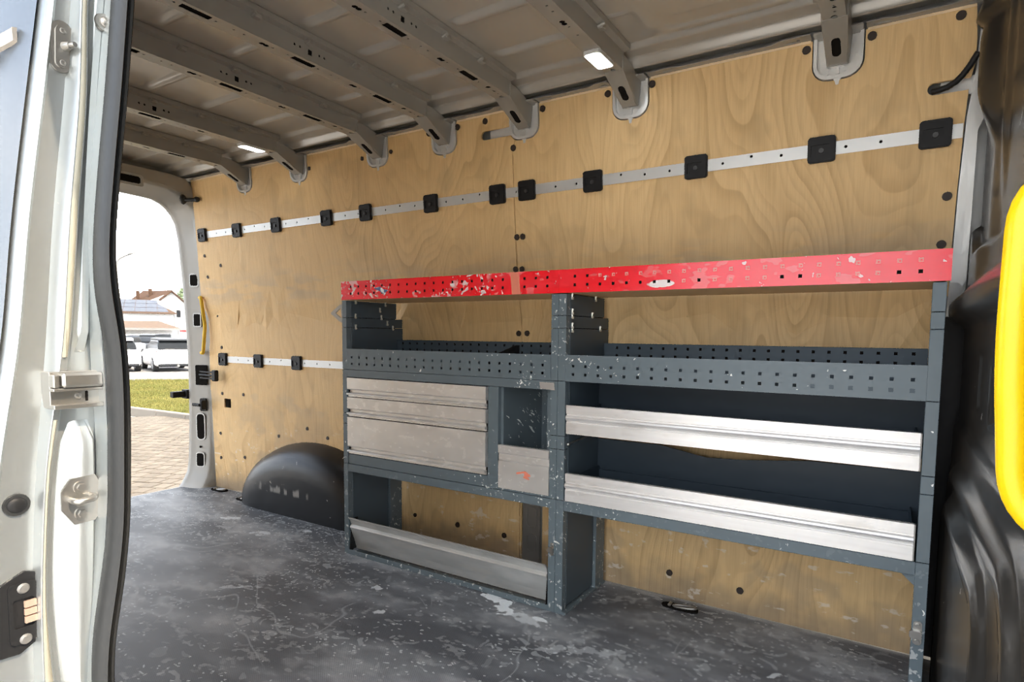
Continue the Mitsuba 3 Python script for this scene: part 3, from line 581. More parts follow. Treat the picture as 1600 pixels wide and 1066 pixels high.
# ------------------------------------------------------------------ lashing rails with clips
def rail(key, x0, x1, zc, clips, label, nh):
    note(key, label, 'lashing rail')
    m = ext(sbox(x0, zc - .020, x1, zc + .020), .003)
    hx = [x for x in np.arange(x0 + .1, x1 - .03, nh) if all(abs(x - c) > .055 for c in clips)]
    m = m - m3.Manifold.compose([cyl((x, zc + (.010 if i % 4 == 3 else 0), -.01), (x, zc + (.010 if i % 4 == 3 else 0), .01), .0048, 8) for i, x in enumerate(hx)])
    put(key + '__strip', wallmap(m.refine_to_length(.4), .001), 'silver_bright')
    put(key + '__hole_shade', wplate(sbox(x0 + .01, zc - .016, x1 - .01, zc + .016), .0006, .0003, .4), 'black_flat')  # black strip that puts shade into the rail holes
    base = J(ext(rrect(-.040, .040, -.040, .040, .010), .010), ext(rrect(-.037, .037, -.037, .037, .010), .014))
    base = base - ext(sbox(-.030, -.022, .022, .014), .02).translate([0, 0, .010])
    sh = mikit.ply(tmesh(base), 'black_plastic', 30); sc_ = mikit.ply(tmesh(J(m3.Manifold.cylinder(.005, .0085, .0075, 14).translate([0, -.004, .010]), m3.Manifold.cylinder(.007, .004, .004, 8).translate([0, -.004, .010]))), 'clip_screw', 30)
    tilt = math.atan((W(zc + .04) - W(zc - .04)) / .08)
    for c in clips:
        tw = T([[1, 0, 0, c], [0, math.sin(tilt), -1 * math.cos(tilt), float(W(zc)) - .003], [0, math.cos(tilt), math.sin(tilt), zc], [0, 0, 0, 1]])
        k = nk(key + '__clip'); scene[k] = {**sh, 'to_world': tw}; scene[k + '__screw'] = {**sc_, 'to_world': tw}
rail('lashing_rail', -2.76, 1.115, 1.621, [-2.71, -2.353, -1.989, -1.573, -1.287, -.866, -.496, -.349, -.049, .351, .750, 1.049], 'long silver lashing rail with black clips across the upper plywood wall', .094)
rail('lashing_rail_001', -2.70, -1.145, .845, [-2.648, -2.285, -1.929, -1.49], 'short silver lashing rail with black clips on the lower plywood wall left of the cabinet', .105)

# ------------------------------------------------------------------ wheel arch cover
rings = []
for d, k in ((-.001, 1.0), (.004, 1.0), (.03, .985), (.08, .945), (.12, .885), (.143, .82), (.158, .74), (.165, .66), (.168, .56), (.168, .2)):
    o = arch_outline(k, 44); o[:, 1] = np.maximum(o[:, 1], 0) + .001
    rings.append([(x, .376 - d, z) for x, z in o])
put('wheel_arch', loft(rings, caps=True), 'arch_plastic', 50, label='black plastic wheel arch cover with scuffs on the floor left of the cabinet', cat='wheel arch cover')

# ------------------------------------------------------------------ shelving: left cabinet and right rack
SEG = [(0, .424), (.4255, .609), (.6105, .658), (.6595, .856), (.8575, 1.044), (1.0455, 1.089), (1.0905, 1.166)]
PITCH = .0475
def sq(x, z, h=.0048): return sbox(x - h, z - h, x + h, z + h)
def posts(root, x0, x1):
    for a, b in SEG: put(nk(root + '__post'), tmesh(J(B(x0, x1, 0, .004, a, b), B(x0, x0 + .003, 0, .03, a, b), B(x1 - .003, x1, 0, .03, a, b))), 'blue_grey')
    put(root + '__post_seam_shade' if root + '__post_seam_shade' not in scene else nk(root + '__post_seam_shade'), tmesh(B(x0 + .004, x1 - .004, .0045, .029, .001, 1.165)), 'black_flat')  # black filler added so the seams between post segments stay dark
def side(root, x0, x1):
    put(nk(root + '__side_seam_shade'), tmesh(J(B(x0 + .004, x1 - .004, .031, .258, .02, .5), B(x0 + .004, x1 - .004, .031, .295, .4, .9), B(x0 + .004, x1 - .004, .031, .320, .86, 1.165))), 'black_flat')  # black filler added to shade the gaps between side panels
    for z0, z1, y1, m in ((.02, .424, .262, 'blue_grey_clean'), (.426, .856, .30, 'blue_grey_clean'), (.858, 1.044, .370, 'blue_grey_clean'), (1.046, 1.089, .368, 'blue_grey_clean'), (1.091, 1.166, .325, 'blue_grey_clean')):
        put(nk(root + '__side_panel'), tmesh(B(x0, x1, .031, y1, z0, z1)), m)
    put(nk(root + '__back_post'), tmesh(J(B(x0, x1 + .012, .264, .346, 0, .39), B(x0, x0 + .003, .264, .35, .39, .42)) - m3.Manifold.compose([cyl((x1 - .02, .30, z), (x1 + .03, .30, z), .005, 8) for z in (.03, .10, .33)])), 'blue_grey')
def bolts(root, pts, x):
    m = tmesh(J(cyl((0, 0, .005), (0, 0, -.005), .0035, 8), cyl((0, 0, .005), (.002, 0, .011), .0045, 8), cyl((-.001, 0, -.006), (.004, 0, -.0065), .0055, 8)))
    s = mikit.ply(m, 'bolt_zinc', 40)
    for y, z in pts: scene[nk(root + '__bolt')] = {**s, 'to_world': T().translate([x + .003, y, z])}
def lip(x0, x1, xs, zrows, z0, z1, y, t=.002, plug=()):
    p = sbox(x0, z0, x1, z1).difference(unary_union([sq(x, z) for i, z in enumerate(zrows) for x in xs if (i, round(x, 3)) not in plug]))
    return plate_xz(p, y, t)

L = 'tool_cabinet'
note(L, 'blue grey van tool cabinet with aluminium drawers and a red paint spattered top rail', 'cabinet')
posts(L, -1.139, -1.112); posts(L, -.063, -.0345)
side(L, -1.137, -1.1125)
bolts(L, [(.055, 1.163), (.246, 1.160), (.209, 1.130), (.053, 1.097), (.218, 1.095), (.054, 1.048), (.297, 1.046), (.258, 1.069)], -1.1125)
put(L + '__sill', tmesh(J(B(-1.112, -.063, 0, .004, .0, .022), B(-1.112, -.063, 0, .06, 0, .004))), 'blue_grey')
fp = [(.040, .018), (.030, .055), (.006, .118), (.001, .128), (.0035, .134), (.010, .140), (.006, .150), (.003, .160), (-.006, .170), (-.010, .1725), (-.010, .176), (-.004, .176), (.009, .163), (.013, .150), (.016, .140), (.010, .130), (.034, .058), (.044, .020)]
put(L + '__flap', tmesh(prof_x(fp, -1.104, -.070)), 'galvanised', label='dull galvanised tilting flap front at the bottom')
for a, b in ((-1.106, -1.103), (-.071, -.068)): put(nk(L + '__flap_end'), tmesh(prof_x([(.0, .02), (.05, .02), (.05, .165), (.014, .165)], a, b)), 'black_plastic')
put(L + '__beam', tmesh(B(-1.112, -.063, .001, .03, .389, .4235)), 'blue_grey')
put(L + '__beam_001', tmesh(B(-1.112, -.337, .004, .03, .425, .470)), 'blue_grey')
put(L + '__beam_002', tmesh(B(-.290, -.063, .003, .03, .425, .432)), 'blue_grey')
put(L + '__beam_003', tmesh(B(-1.112, -.063, .001, .03, .8225, .856)), 'blue_grey')
put(L + '__divider_post', tmesh(B(-.336, -.289, .001, .03, .425, .8215)), 'blue_grey')
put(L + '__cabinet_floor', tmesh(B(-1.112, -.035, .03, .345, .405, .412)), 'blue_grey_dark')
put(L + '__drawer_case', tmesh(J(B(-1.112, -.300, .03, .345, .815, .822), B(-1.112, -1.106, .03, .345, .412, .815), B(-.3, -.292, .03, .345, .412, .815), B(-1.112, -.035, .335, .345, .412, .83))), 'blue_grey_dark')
def drawer(key, x0, x1, z0, z1, grip_top, mat, label):
    h = z1 - z0; g = .030
    if grip_top:
        pts = [(0, z0), (0, z1 - .062), (.004, z1 - .058), (.004, z1 - .034), (-.002, z1 - .030), (-.003, z1), (.016, z1), (.016, z0)]
        gr = [(-.004, z1 - .062), (-.004, z1 - .057), (.004, z1 - .057), (.004, z1 - .062)]
    else:
        pts = [(-.003, z1), (-.003, z0 + g + .006), (.0, z0 + g + .002), (.013, z0 + g), (.013, z0 + .019), (-.005, z0 + .016), (-.007, z0 + .013), (-.007, z0 + .009), (.005, z0 + .006), (.004, z0), (.016, z0), (.016, z1)]
        gr = None
    put(key, tmesh(prof_x(pts, x0, x1)), mat, label=label)
    for a, b in ((x0 - .0015, x0 + .004), (x1 - .004, x1 + .0015)): put(nk(key + '__end_cap'), tmesh(prof_x([(.009, z0 + .002), (.009, z0 + g) if not grip_top else (.009, z1 - .03), (.02, z0 + g) if not grip_top else (.02, z1 - .03), (.02, z0 + .002)], a, b)), 'black_plastic')
drawer(L + '__drawer', -1.109, -.345, .734, .819, False, 'aluminium_worn', 'topmost shallow aluminium drawer front')
drawer(L + '__drawer_001', -1.109, -.345, .645, .731, False, 'aluminium_worn', 'second shallow aluminium drawer front')
drawer(L + '__drawer_002', -1.109, -.345, .473, .641, False, 'aluminium_worn', 'deep bottom aluminium drawer front covered in paint spots')
drawer(L + '__drawer_003', -.286, -.065, .433, .600, True, 'aluminium_worn', 'small square aluminium drawer front right of the divider')
put(L + '__paint_smear', tmesh(plate_xz(unary_union([LineString([(-.20, .500), (-.165, .508), (-.145, .497), (-.17, .489), (-.15, .484)]).buffer(.0035), Point(-.16, .5).buffer(.009)]), -.0012, .001)), 'tape', label='small red paint smear on the little drawer')
put(L + '__compartment', tmesh(J(B(-.289, -.277, .02, .33, .43, .82), B(-.100, -.064, .045, .33, .43, .82), B(-.289, -.064, .32, .332, .43, .82))), 'blue_grey', label='open dark compartment beside the drawers')
lx = [-1.080 + .0468 * k for k in range(22)]
put(L + '__shelf_lip', tmesh(lip(-1.1115, -.0635, lx, (.9115, .8825), .857, .950, .0002)), 'blue_grey')
put(L + '__shelf_board', tmesh(B(-1.112, -.035, .004, .336, .858, .863)), 'blue_grey_clean')
put(L + '__back_rail', tmesh(J(lip(-1.112, -.035, [-1.075 + .046 * k for k in range(23)], (.973, .943), .864, .987, .330), B(-1.112, -.035, .330, .340, .984, .989))), 'blue_grey_clean')
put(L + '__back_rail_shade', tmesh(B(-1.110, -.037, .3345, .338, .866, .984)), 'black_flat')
for x in (-.395, -.155): put(nk(L + '__shelf_divider'), tmesh(prof_x([(.05, .864), (.318, .864), (.318, .975), (.29, .975), (.05, .92)], x, x + .003)), 'black_plastic')
# strips of clear plastic lying in the shelf
put(L + '__top_shelf', tmesh(B(-1.137, -.036, .0, .322, 1.169, 1.176)), 'board_brown')
redx = [.029 + .0475 * k for k in range(22)]
put(L + '__red_rail', tmesh(lip(-1.1385, -.0348, [-.02 - .0475 * k - .06 for k in range(22)], (1.225, 1.195), 1.1685, 1.250, -.004)), 'red_paint', label='red perforated top rail spattered with white paint')
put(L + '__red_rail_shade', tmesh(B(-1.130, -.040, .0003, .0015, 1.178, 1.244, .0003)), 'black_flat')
put(L + '__tape', tmesh(plate_xz(Polygon([(-.228, 1.169), (-.190, 1.168), (-.200, 1.249), (-.236, 1.249)]), -.0050, .0006)), 'tape', label='strip of pale reddish tape across the red rail')
put(L + '__sticker', tmesh(plate_xz(Polygon([(-.932, 1.212), (-.905, 1.203), (-.885, 1.192), (-.868, 1.185), (-.862, 1.196), (-.850, 1.204), (-.880, 1.209), (-.892, 1.218), (-.915, 1.219)]), -.0050, .0006)), 'sticker_blue', label='torn blue and white sticker on the red rail')

Rk = 'storage_rack'
note(Rk, 'blue grey open storage rack with two long aluminium trays beside the bulkhead', 'shelf rack')
posts(Rk, -.0335, -.003); posts(Rk, 1.055, 1.085)
side(Rk, -.032, -.002); 
for z0, z1, y1 in ((.0, 1.044, .30), (1.046, 1.089, .30), (1.091, 1.166, .30)): put(nk(Rk + '__side_panel'), tmesh(B(1.066, 1.083, .031, y1, z0, z1)), 'blue_grey_clean')
bolts(Rk, [(.035, 1.158), (.234, 1.160), (.038, 1.104), (.038, 1.090), (.205, 1.096), (.039, 1.054), (.040, 1.041), (.281, 1.046)], -.002)
put(Rk + '__foot_plate', tmesh(B(-.030, .012, .0, .36, .0, .010)), 'blue_grey')
put(Rk + '__beam', tmesh(B(-.003, 1.055, .001, .03, .387, .4235)), 'blue_grey')
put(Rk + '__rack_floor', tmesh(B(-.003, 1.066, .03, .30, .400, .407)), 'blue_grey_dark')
for x0, x1 in ((1.03, 1.055),): put(nk(Rk + '__gusset'), tmesh(plate_xz(Polygon([(1.056, .387), (1.018, .387), (1.056, .352)]), .02, .004)), 'blue_grey')
rx = [.0265 + PITCH * k for k in range(22)]
plug = {(1, round(x, 3)) for x in rx[16:]}
put(Rk + '__shelf_lip', tmesh(lip(-.003, 1.055, rx, (.912, .8825), .857, .951, .0002, plug=plug)), 'blue_grey')
for _, x in sorted(plug): put(nk(Rk + '__hole_plug'), tmesh(plate_xz(sq(x, .8825, .0056), -.0008, .003)), 'blue_grey_clean')
put(Rk + '__shelf_board', tmesh(B(-.003, 1.066, .004, .336, .858, .863)), 'blue_grey_clean')
put(Rk + '__back_rail', tmesh(J(lip(-.003, 1.066, [.053 + .0465 * k for k in range(22)], (.973, .943), .864, .987, .330), B(-.003, 1.066, .330, .340, .985, .990))), 'blue_grey_clean')
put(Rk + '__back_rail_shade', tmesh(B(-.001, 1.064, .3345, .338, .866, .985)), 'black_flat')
bp = Polygon([(-.003, .40), (1.066, .40), (1.066, .615), (.76, .612), (.55, .590), (.423, .584), (.25, .612), (-.003, .612)])
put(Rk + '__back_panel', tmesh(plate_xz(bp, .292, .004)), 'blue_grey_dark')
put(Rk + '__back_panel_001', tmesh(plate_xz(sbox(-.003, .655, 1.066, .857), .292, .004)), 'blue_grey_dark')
def tray(key, x0, x1, z0, z1, label):
    h = z1 - z0
    pts = [(-.001, z0), (-.001, z0 + .040), (.003, z0 + .043), (.001, z0 + .047), (-.005, z0 + .051), (-.008, z0 + .058), (-.006, z0 + .064), (.003, z0 + .067), (.003, z0 + .071), (-.002, z0 + .073), (-.002, z1), (.014, z1), (.014, z0)]
    put(key, tmesh(prof_x(pts, x0, x1)), 'aluminium', label=label)
    put(key + '__box', tmesh(J(B(x0 + .004, x1 - .004, .014, .285, z0 + .004, z0 + .010), B(x0 + .002, x0 + .006, .014, .285, z0 + .004, z1 - .02), B(x1 - .006, x1 - .002, .014, .285, z0 + .004, z1 - .02), B(x0 + .002, x1 - .002, .281, .287, z0 + .004, z1 - .035))), 'blue_grey_dark')
    put(key + '__end_cap', tmesh(B(x1, x1 + .004, -.002, .012, z0, z1)), 'steel_dark')
tray(Rk + '__tray', .003, 1.049, .670, .772, 'upper long aluminium tray front')
tray(Rk + '__tray_001', .003, 1.047, .4255, .526, 'lower long aluminium tray front with paint spots at its left end')
put(Rk + '__tray_stay', tmesh(J(cyl((.0, .02, .628), (.0, .27, .640), .004, 8), m3.Manifold.sphere(.007, 10).translate([.003, .02, .628]))), 'steel', label='thin steel stay rod')
put(Rk + '__top_shelf', tmesh(B(-.032, 1.083, .0, .322, 1.169, 1.176)), 'board_brown')
plug2 = {(0, round(x, 3)) for x in redx[2:]} | {(1, round(x, 3)) for x in redx[8:9] + redx[10:14] + redx[16:20]}
put(Rk + '__red_rail', tmesh(lip(-.0340, 1.092, redx, (1.225, 1.195), 1.1685, 1.250, -.004, plug=plug2)), 'red_paint', label='bright red perforated top rail')
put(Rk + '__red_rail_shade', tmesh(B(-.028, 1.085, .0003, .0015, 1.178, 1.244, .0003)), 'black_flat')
pl = mikit.ply(tmesh(plate_xz(sq(0, 0, .0056).difference(sq(.001, -.001, .0022)), 0, .002)), 'rim_pink')
for i, x in sorted(plug2): scene[nk(Rk + '__hole_rim')] = {**pl, 'to_world': T().translate([x, -.0048, (1.225, 1.195)[i]])}
put(Rk + '__latch', tmesh(J(plate_xz(rrect(1.058, 1.078, .200, .265, .008), -.004, .004), plate_xz(rrect(1.050, 1.078, .220, .240, .005), -.014, .010), cyl((1.068, -.002, .254), (1.068, -.010, .254), .006, 10), cyl((1.068, -.002, .210), (1.068, -.010, .210), .006, 10))), 'steel', 30, label='small steel latch on the right post')
put(L + '__latch', tmesh(J(plate_xz(rrect(-.052, -.038, .215, .262, .004), -.004, .004), plate_xz(rrect(-.058, -.038, .228, .245, .003), -.012, .008), cyl((-.045, -.002, .255), (-.045, -.009, .255), .005, 10))), 'steel', 30, label='small steel latch on the centre post')
put(L + '__post_sticker', tmesh(plate_xz(Polygon([(-.105, .826), (-.045, .822), (-.048, .850), (-.108, .850)]), -.0012, .001)), 'plate_grey', label='torn dirty sticker under the shelf lip')

# hanging loop on the cabinet side
lp = Polygon([(-1.139, 1.07), (-1.20, 1.075), (-1.262, 1.112), (-1.205, 1.146), (-1.139, 1.148)]).buffer(.006)
li = unary_union([Polygon([(-1.160, 1.085), (-1.19, 1.086), (-1.178, 1.135), (-1.155, 1.138)]), Polygon([(-1.20, 1.092), (-1.235, 1.112), (-1.205, 1.132)])]).buffer(.003)
put('hanging_loop', tmesh(plate_xz(lp.difference(li), .05, .006)), 'translucent_grey', 30, label='small translucent grey plastic loop on the left side of the cabinet', cat='plastic loop')

# black cable through the slot at the top right of the wall
cz = [(1.035, .292, 1.742), (1.05, .284, 1.741), (1.07, .280, 1.744), (1.09, .278, 1.755), (1.105, .274, 1.770), (1.12, .265, 1.790), (1.135, .25, 1.815)]
put('cable', tube(cz, .0085, 10), 'black_plastic', 60, label='thick black cable coming out of the wall slot at the top right', cat='cable')

# floor fittings
def eye(key, x, y, rx, ry, label):
    note(key, label, 'lashing eye', 'lashing eyes set in the load floor')
    o = Polygon([(x + rx * math.copysign(abs(math.cos(t)) ** .7, math.cos(t)), y + ry * math.copysign(abs(math.sin(t)) ** .7, math.sin(t))) for t in np.linspace(0, 2 * np.pi, 40, endpoint=False)])
    put(key + '__cup', tmesh(J(ext(o, .0025), ext(o.difference(o.buffer(-.005)), .0055)).translate([0, 0, .0003])), 'black_flat')
    th = np.linspace(0, 2 * np.pi, 24, endpoint=False)
    put(key + '__ring', tube(np.stack([x + .25 * rx + .62 * rx * np.cos(th), y + .5 * ry * np.sin(th), .009 + .004 * np.cos(th)], 1), .005, 8, True), 'steel_dark', 60)
    put(key + '__pin', tmesh(cyl((x - .55 * rx, y - .5 * ry, .008), (x - .55 * rx, y + .5 * ry, .008), .006, 8)), 'steel_dark', 40)
eye('lashing_eye', .344, .293, .068, .023, 'oval black lashing eye recessed in the floor in front of the plywood under the rack')
eye('lashing_eye_001', -2.34, .285, .05, .03, 'small lashing eye with steel ring in the floor left of the wheel arch')
eye('lashing_eye_002', -2.66, .33, .07, .03, 'dark lashing eye in the rear corner of the floor by the door frame')

# yellow handles
def arc_path(pts, r, n=7):
    P = [np.array(p, float) for p in pts]; out = [P[0]]
    for a, b, c in zip(P, P[1:], P[2:]):
        u, v = (a - b) / np.linalg.norm(a - b), (c - b) / np.linalg.norm(c - b)
        for t in np.linspace(0, 1, n): out.append((1 - t) ** 2 * (b + u * r) + 2 * t * (1 - t) * b + t ** 2 * (b + v * r))
    return np.array(out + [P[-1]])
put('grab_handle', tube(arc_path([(1.17, -1.05, 1.205), (1.092, -1.05, 1.20), (1.090, -1.05, 1.00), (1.103, -1.05, .815), (1.17, -1.05, .800)], .06, 9), .0165, 18), 'yellow_paint', 60, label='bright yellow grab handle on the bulkhead at the right edge', cat='grab handle')
put('grab_handle_001', tube(arc_path([(-2.845, .345, 1.238), (-2.80, .325, 1.240), (-2.795, .345, 1.06), (-2.80, .330, .880), (-2.845, .345, .882)], .025, 6), .011, 12), 'yellow_worn', 60, label='yellow grab handle on the rear door frame by the open doorway', cat='grab handle')

# fittings at the rear frame
note('door_latch', 'black door latch bracket on the rear door frame below the yellow handle', 'latch')
put('door_latch__plate', tmesh(jamb(0, .735, .085, .13, .006, .006, -2.86)), 'black_flat')
put('door_latch__arm', tmesh(J(B(-2.84, -2.66, .325, .335, .755, .765), B(-2.84, -2.66, .325, .335, .715, .725), B(-2.70, -2.655, .318, .345, .705, .775, .006), cyl((-2.83, .32, .74), (-2.66, .33, .74), .007, 10))), 'black_plastic')
note('door_hook', 'small black catch hook on the rear door frame above the long socket', 'hook')
put('door_hook__base', tmesh(jamb(0, .54, .045, .085, .010, .010, -2.85)), 'black_plastic')
put('door_hook__hook', tmesh(J(B(-2.88, -2.80, .290, .315, .535, .553, .004), B(-2.80, -2.785, .30, .335, .515, .575, .006))), 'black_plastic')
note('top_strut', 'black rubber door buffer arm at the top corner of the rear door frame', 'door stop')
put('top_strut__pad', tmesh(m3.Manifold.sphere(.030, 20).scale([.6, .7, 1]).translate([-2.79, .225, 1.835])), 'black_rubber', 50)
put('top_strut__arm', tmesh(J(cyl((-2.79, .225, 1.832), (-2.72, .262, 1.832), .011, 12), m3.Manifold.sphere(.017, 14).translate([-2.71, .266, 1.834]))), 'black_rubber', 40)
put('door_check', tmesh(J(B(-3.03, -2.99, .232, .335, .585, .624, .003), B(-3.03, -2.97, .31, .345, .575, .634, .003))), 'black_plastic', label='black door check arm crossing the edge of the rear doorway', cat='door check')

# ------------------------------------------------------------------ outdoors
F2 = np.array([-.88816477, .45952513]); R2 = np.array([.45952513, .88816477]); GZ = -.72
def fr(D, r): q = CAM[:2] + F2 * D + R2 * r; return float(q[0]), float(q[1])
def quad(pts, z, t=.02): return tmesh(ext(Polygon([fr(*p) for p in pts]), t).translate([0, 0, z - t]))
put('ground', tmesh(ext(sbox(-160, -160, 160, 160).difference(sbox(-20.5, -20.5, 20.5, 20.5)), .05).translate([0, 0, GZ - .10])), 'asphalt', kind='structure', label='grey asphalt ground far out')
put('pavement', quad([(-12, -20), (14.9, -20), (14.85, -6.5), (13.9, 6), (12, 20), (-12, 20)], GZ - .004), 'paving_far', kind='structure', label='beige block paving behind the van')
put('bounce_slab', tmesh(B(-9, 14, -16, -1.62, GZ - .05, GZ + .012)), 'bounce_slab_pale', kind='structure', label='pale slab added beside the van to bounce light inside')  # unseen slab, added to bounce daylight into the load space
rng = np.random.default_rng(3)
pm = [mikit.ply(tmesh(B(-.075, .075, -.095, .095, -.05, 0, .007)), f'paver_{i}') for i in range(3)]
ux, uy = np.array([.92, .39]), np.array([-.39, .92])
cnt = 0; c0 = np.array(fr(9.0, 0.1))
cand = []
for i in range(-40, 41):
    for j in range(-70, 71):
        p = c0 + ux * ((i + .5 * (j % 2)) * .165) + uy * (j * .208)
        q = p - CAM[:2]; D, r = q @ F2, q @ R2
        if 7.0 < D < 13.2 and -.045 * D - .15 < r < .04 * D + .12: cand.append((D, p))
cand.sort(key=lambda c: c[0])
for D, p in cand[:290]:
    k = nk('pavement__paver'); a = math.degrees(math.atan2(ux[1], ux[0])) + rng.normal(0, .6)
    scene[k] = {**pm[int(rng.integers(3))], 'to_world': T().translate([float(p[0]), float(p[1]), GZ + float(rng.normal(.012, .0015))]).rotate([0, 0, 1], a)}
K0, K1 = (15.45, -.53), (13.64, .51)     # kerb line
def kl(r): return K0[0] + (K1[0] - K0[0]) * (r - K0[1]) / (K1[1] - K0[1])
note('kerb', 'pale stone kerb along the near edge of the lawn', 'kerb')
a0, a1 = np.array(fr(kl(-2.5), -2.5)), np.array(fr(kl(2.5), 2.5)); dd = (a1 - a0) / np.linalg.norm(a1 - a0); Lk = np.linalg.norm(a1 - a0); ang = math.degrees(math.atan2(dd[1], dd[0]))
ks = mikit.ply(tmesh(B(0, .985, -.07, .07, -.1, .09, .015)), 'kerb_stone')
for i in range(int(Lk)):
    q = a0 + dd * i; scene[nk('kerb__stone')] = {**ks, 'to_world': T().translate([float(q[0]), float(q[1]), GZ]).rotate([0, 0, 1], ang)}
# lawn: soil sheet and blades in one mesh
gp_ = [(kl(-2.6) + .18, -2.6), (kl(2.6) + .18, 2.6), (24.0, 3.5), (24.1, -3.5)]
P, Fc = [], []
Pg = Polygon(gp_)
base = quad(gp_, GZ + .05, .04)
n_bl = 26000; got = 0
while got < n_bl:
    D = rng.uniform(12.0, 24.0, 4000); r = rng.uniform(-3.2, 3.2, 4000)
    keep = (np.abs(r) < .05 * D + .3) & (D > K0[0] + (K1[0] - K0[0]) * (r - K0[1]) / (K1[1] - K0[1]) + .12)
    D, r = D[keep], r[keep]; n = len(D)
    xy = CAM[:2] + D[:, None] * F2 + r[:, None] * R2; th = rng.uniform(0, 2 * np.pi, n); h = rng.uniform(.03, .085, n) * (1 + .4 * np.sin(xy[:, 0] * 2.1) * np.sin(xy[:, 1] * 1.7))
    w = .011; dx, dy = np.cos(th) * w, np.sin(th) * w; z0 = np.full(n, GZ + .045)
    lean = rng.normal(0, .02, (n, 2))
    A = np.column_stack([xy[:, 0] - dx, xy[:, 1] - dy, z0]); Bv = np.column_stack([xy[:, 0] + dx, xy[:, 1] + dy, z0]); Cv = np.column_stack([xy[:, 0] + lean[:, 0], xy[:, 1] + lean[:, 1], z0 + h])
    o = sum(len(q) for q in P); P += [np.stack([A, Bv, Cv], 1).reshape(-1, 3)]; Fc.append(np.arange(3 * n).reshape(-1, 3) + o); got += n
lawn = trimesh.util.concatenate([base, trimesh.Trimesh(np.vstack(P), np.vstack(Fc), process=False)])
put('lawn', lawn, 'grass_blades', kind='stuff', label='strip of sunlit lawn between the paving and the parked cars', cat='grass')
put('road', quad([(24.0, -12), (24.0, 12), (70, 14), (70, -14)], GZ + .02), 'asphalt', kind='structure', label='grey parking lane behind the lawn')
put('ground__verge', quad([(13, -20), (24, -20), (24, -3.5), (16, -2.6)], GZ - .006), 'asphalt'); put('ground__verge_001', quad([(10, 2.6), (24, 3.5), (24, 20), (10, 20)], GZ - .006), 'asphalt')

def car(key, D, r, yaw, paint, roof, label, zoff=0.0, rear=True):
    note(key, label, 'car')
    tw = T().translate([*fr(D, r), GZ + .02 + zoff]).rotate([0, 0, 1], yaw)
    def rr_sec(x, w, z0, z1, rd=.12, inset=0):
        p = np.array(rrect(-w / 2, w / 2, z0, z1, rd).exterior.coords)[:-1]; return [(x, a, b) for a, b in p]
    bodyr = [rr_sec(*s) for s in ((-1.88, 1.30, .42, .80, .10), (-1.84, 1.56, .32, .88, .12), (-1.70, 1.68, .24, .93, .14), (-1.2, 1.72, .20, .96, .15), (0, 1.72, .20, .95, .15), (.9, 1.70, .20, .92, .15), (1.55, 1.64, .24, .80, .14), (1.80, 1.50, .32, .70, .1), (1.86, 1.2, .40, .62, .08))]
    put(key + '__body', loft(bodyr), paint, 40, tw=tw)
    gl = [rr_sec(*s) for s in ((-1.66, 1.36, .90, .98, .03), (-1.48, 1.36, .90, 1.20, .08), (-1.30, 1.30, .90, 1.36, .10), (.25, 1.28, .90, 1.37, .10), (.60, 1.30, .90, 1.22, .08), (.98, 1.34, .88, .96, .03))]
    put(key + '__windows', loft(gl), 'car_glass', 40, tw=tw)
    rf = [rr_sec(*s) for s in ((-1.48, 1.22, 1.30, 1.36, .025), (-1.3, 1.28, 1.33, 1.42, .04), (-.4, 1.30, 1.34, 1.44, .04), (.25, 1.28, 1.33, 1.41, .035), (.42, 1.2, 1.30, 1.35, .02))]
    put(key + '__roof', loft(rf), roof, 40, tw=tw)
    wm = tmesh(J(cyl((0, -.10, 0), (0, .10, 0), .30, 24)) ); hub = tmesh(J(cyl((0, -.108, 0), (0, .108, 0), .20, 16)))
    ws, hs = mikit.ply(wm, 'tyre', 40), mikit.ply(hub, 'car_grey', 30)
    for x in (-1.22, 1.25):
        for y in (-.76, .76):
            k = nk(key + '__wheel'); q = tw @ T().translate([x, y, .30]); scene[k] = {**ws, 'to_world': q}; scene[k + '__hub'] = {**hs, 'to_world': q}
    for y in (-.70, .70):
        put(nk(key + '__tail_lamp'), tmesh(B(-1.79, -1.70, y - .09, y + .09, .66, .90, .03)), 'tail_red', tw=tw)
        put(nk(key + '__head_lamp'), tmesh(m3.Manifold.sphere(.15, 16).scale([.7, .8, .9]).translate([1.60, y * .9, .66])), 'steel', 50, tw=tw)
    put(key + '__number_plate', tmesh(B(-1.90, -1.875, -.26, .26, .56, .67)), 'plate_grey', tw=tw)
    put(key + '__bumper', tmesh(B(-1.86, -1.6, -.72, .72, .22, .36, .05)), 'car_dark', tw=tw)
    put(key + '__exhaust', tmesh(cyl((-1.93, 0, .26), (-1.8, 0, .26), .05, 12)), 'steel_dark', tw=tw)
base_yaw = math.degrees(math.atan2(F2[1], F2[0]))
car('white_car', 31.2, .42, base_yaw + 10, 'car_white', 'car_dark', 'white hatchback with a black roof parked with its tail to the lawn')
car('white_car_001', 31.5, -1.72, base_yaw + 10, 'car_white', 'car_white', 'white car cut off by the door pillar left of the hatchback')
car('dark_car', 45, -.45, base_yaw + 150, 'car_dark', 'car_dark', 'dark car parked behind the white hatchback', .1)
car('grey_car', 39.5, -1.95, base_yaw + 160, 'car_grey', 'car_grey', 'grey car half hidden behind the left white car', .1)
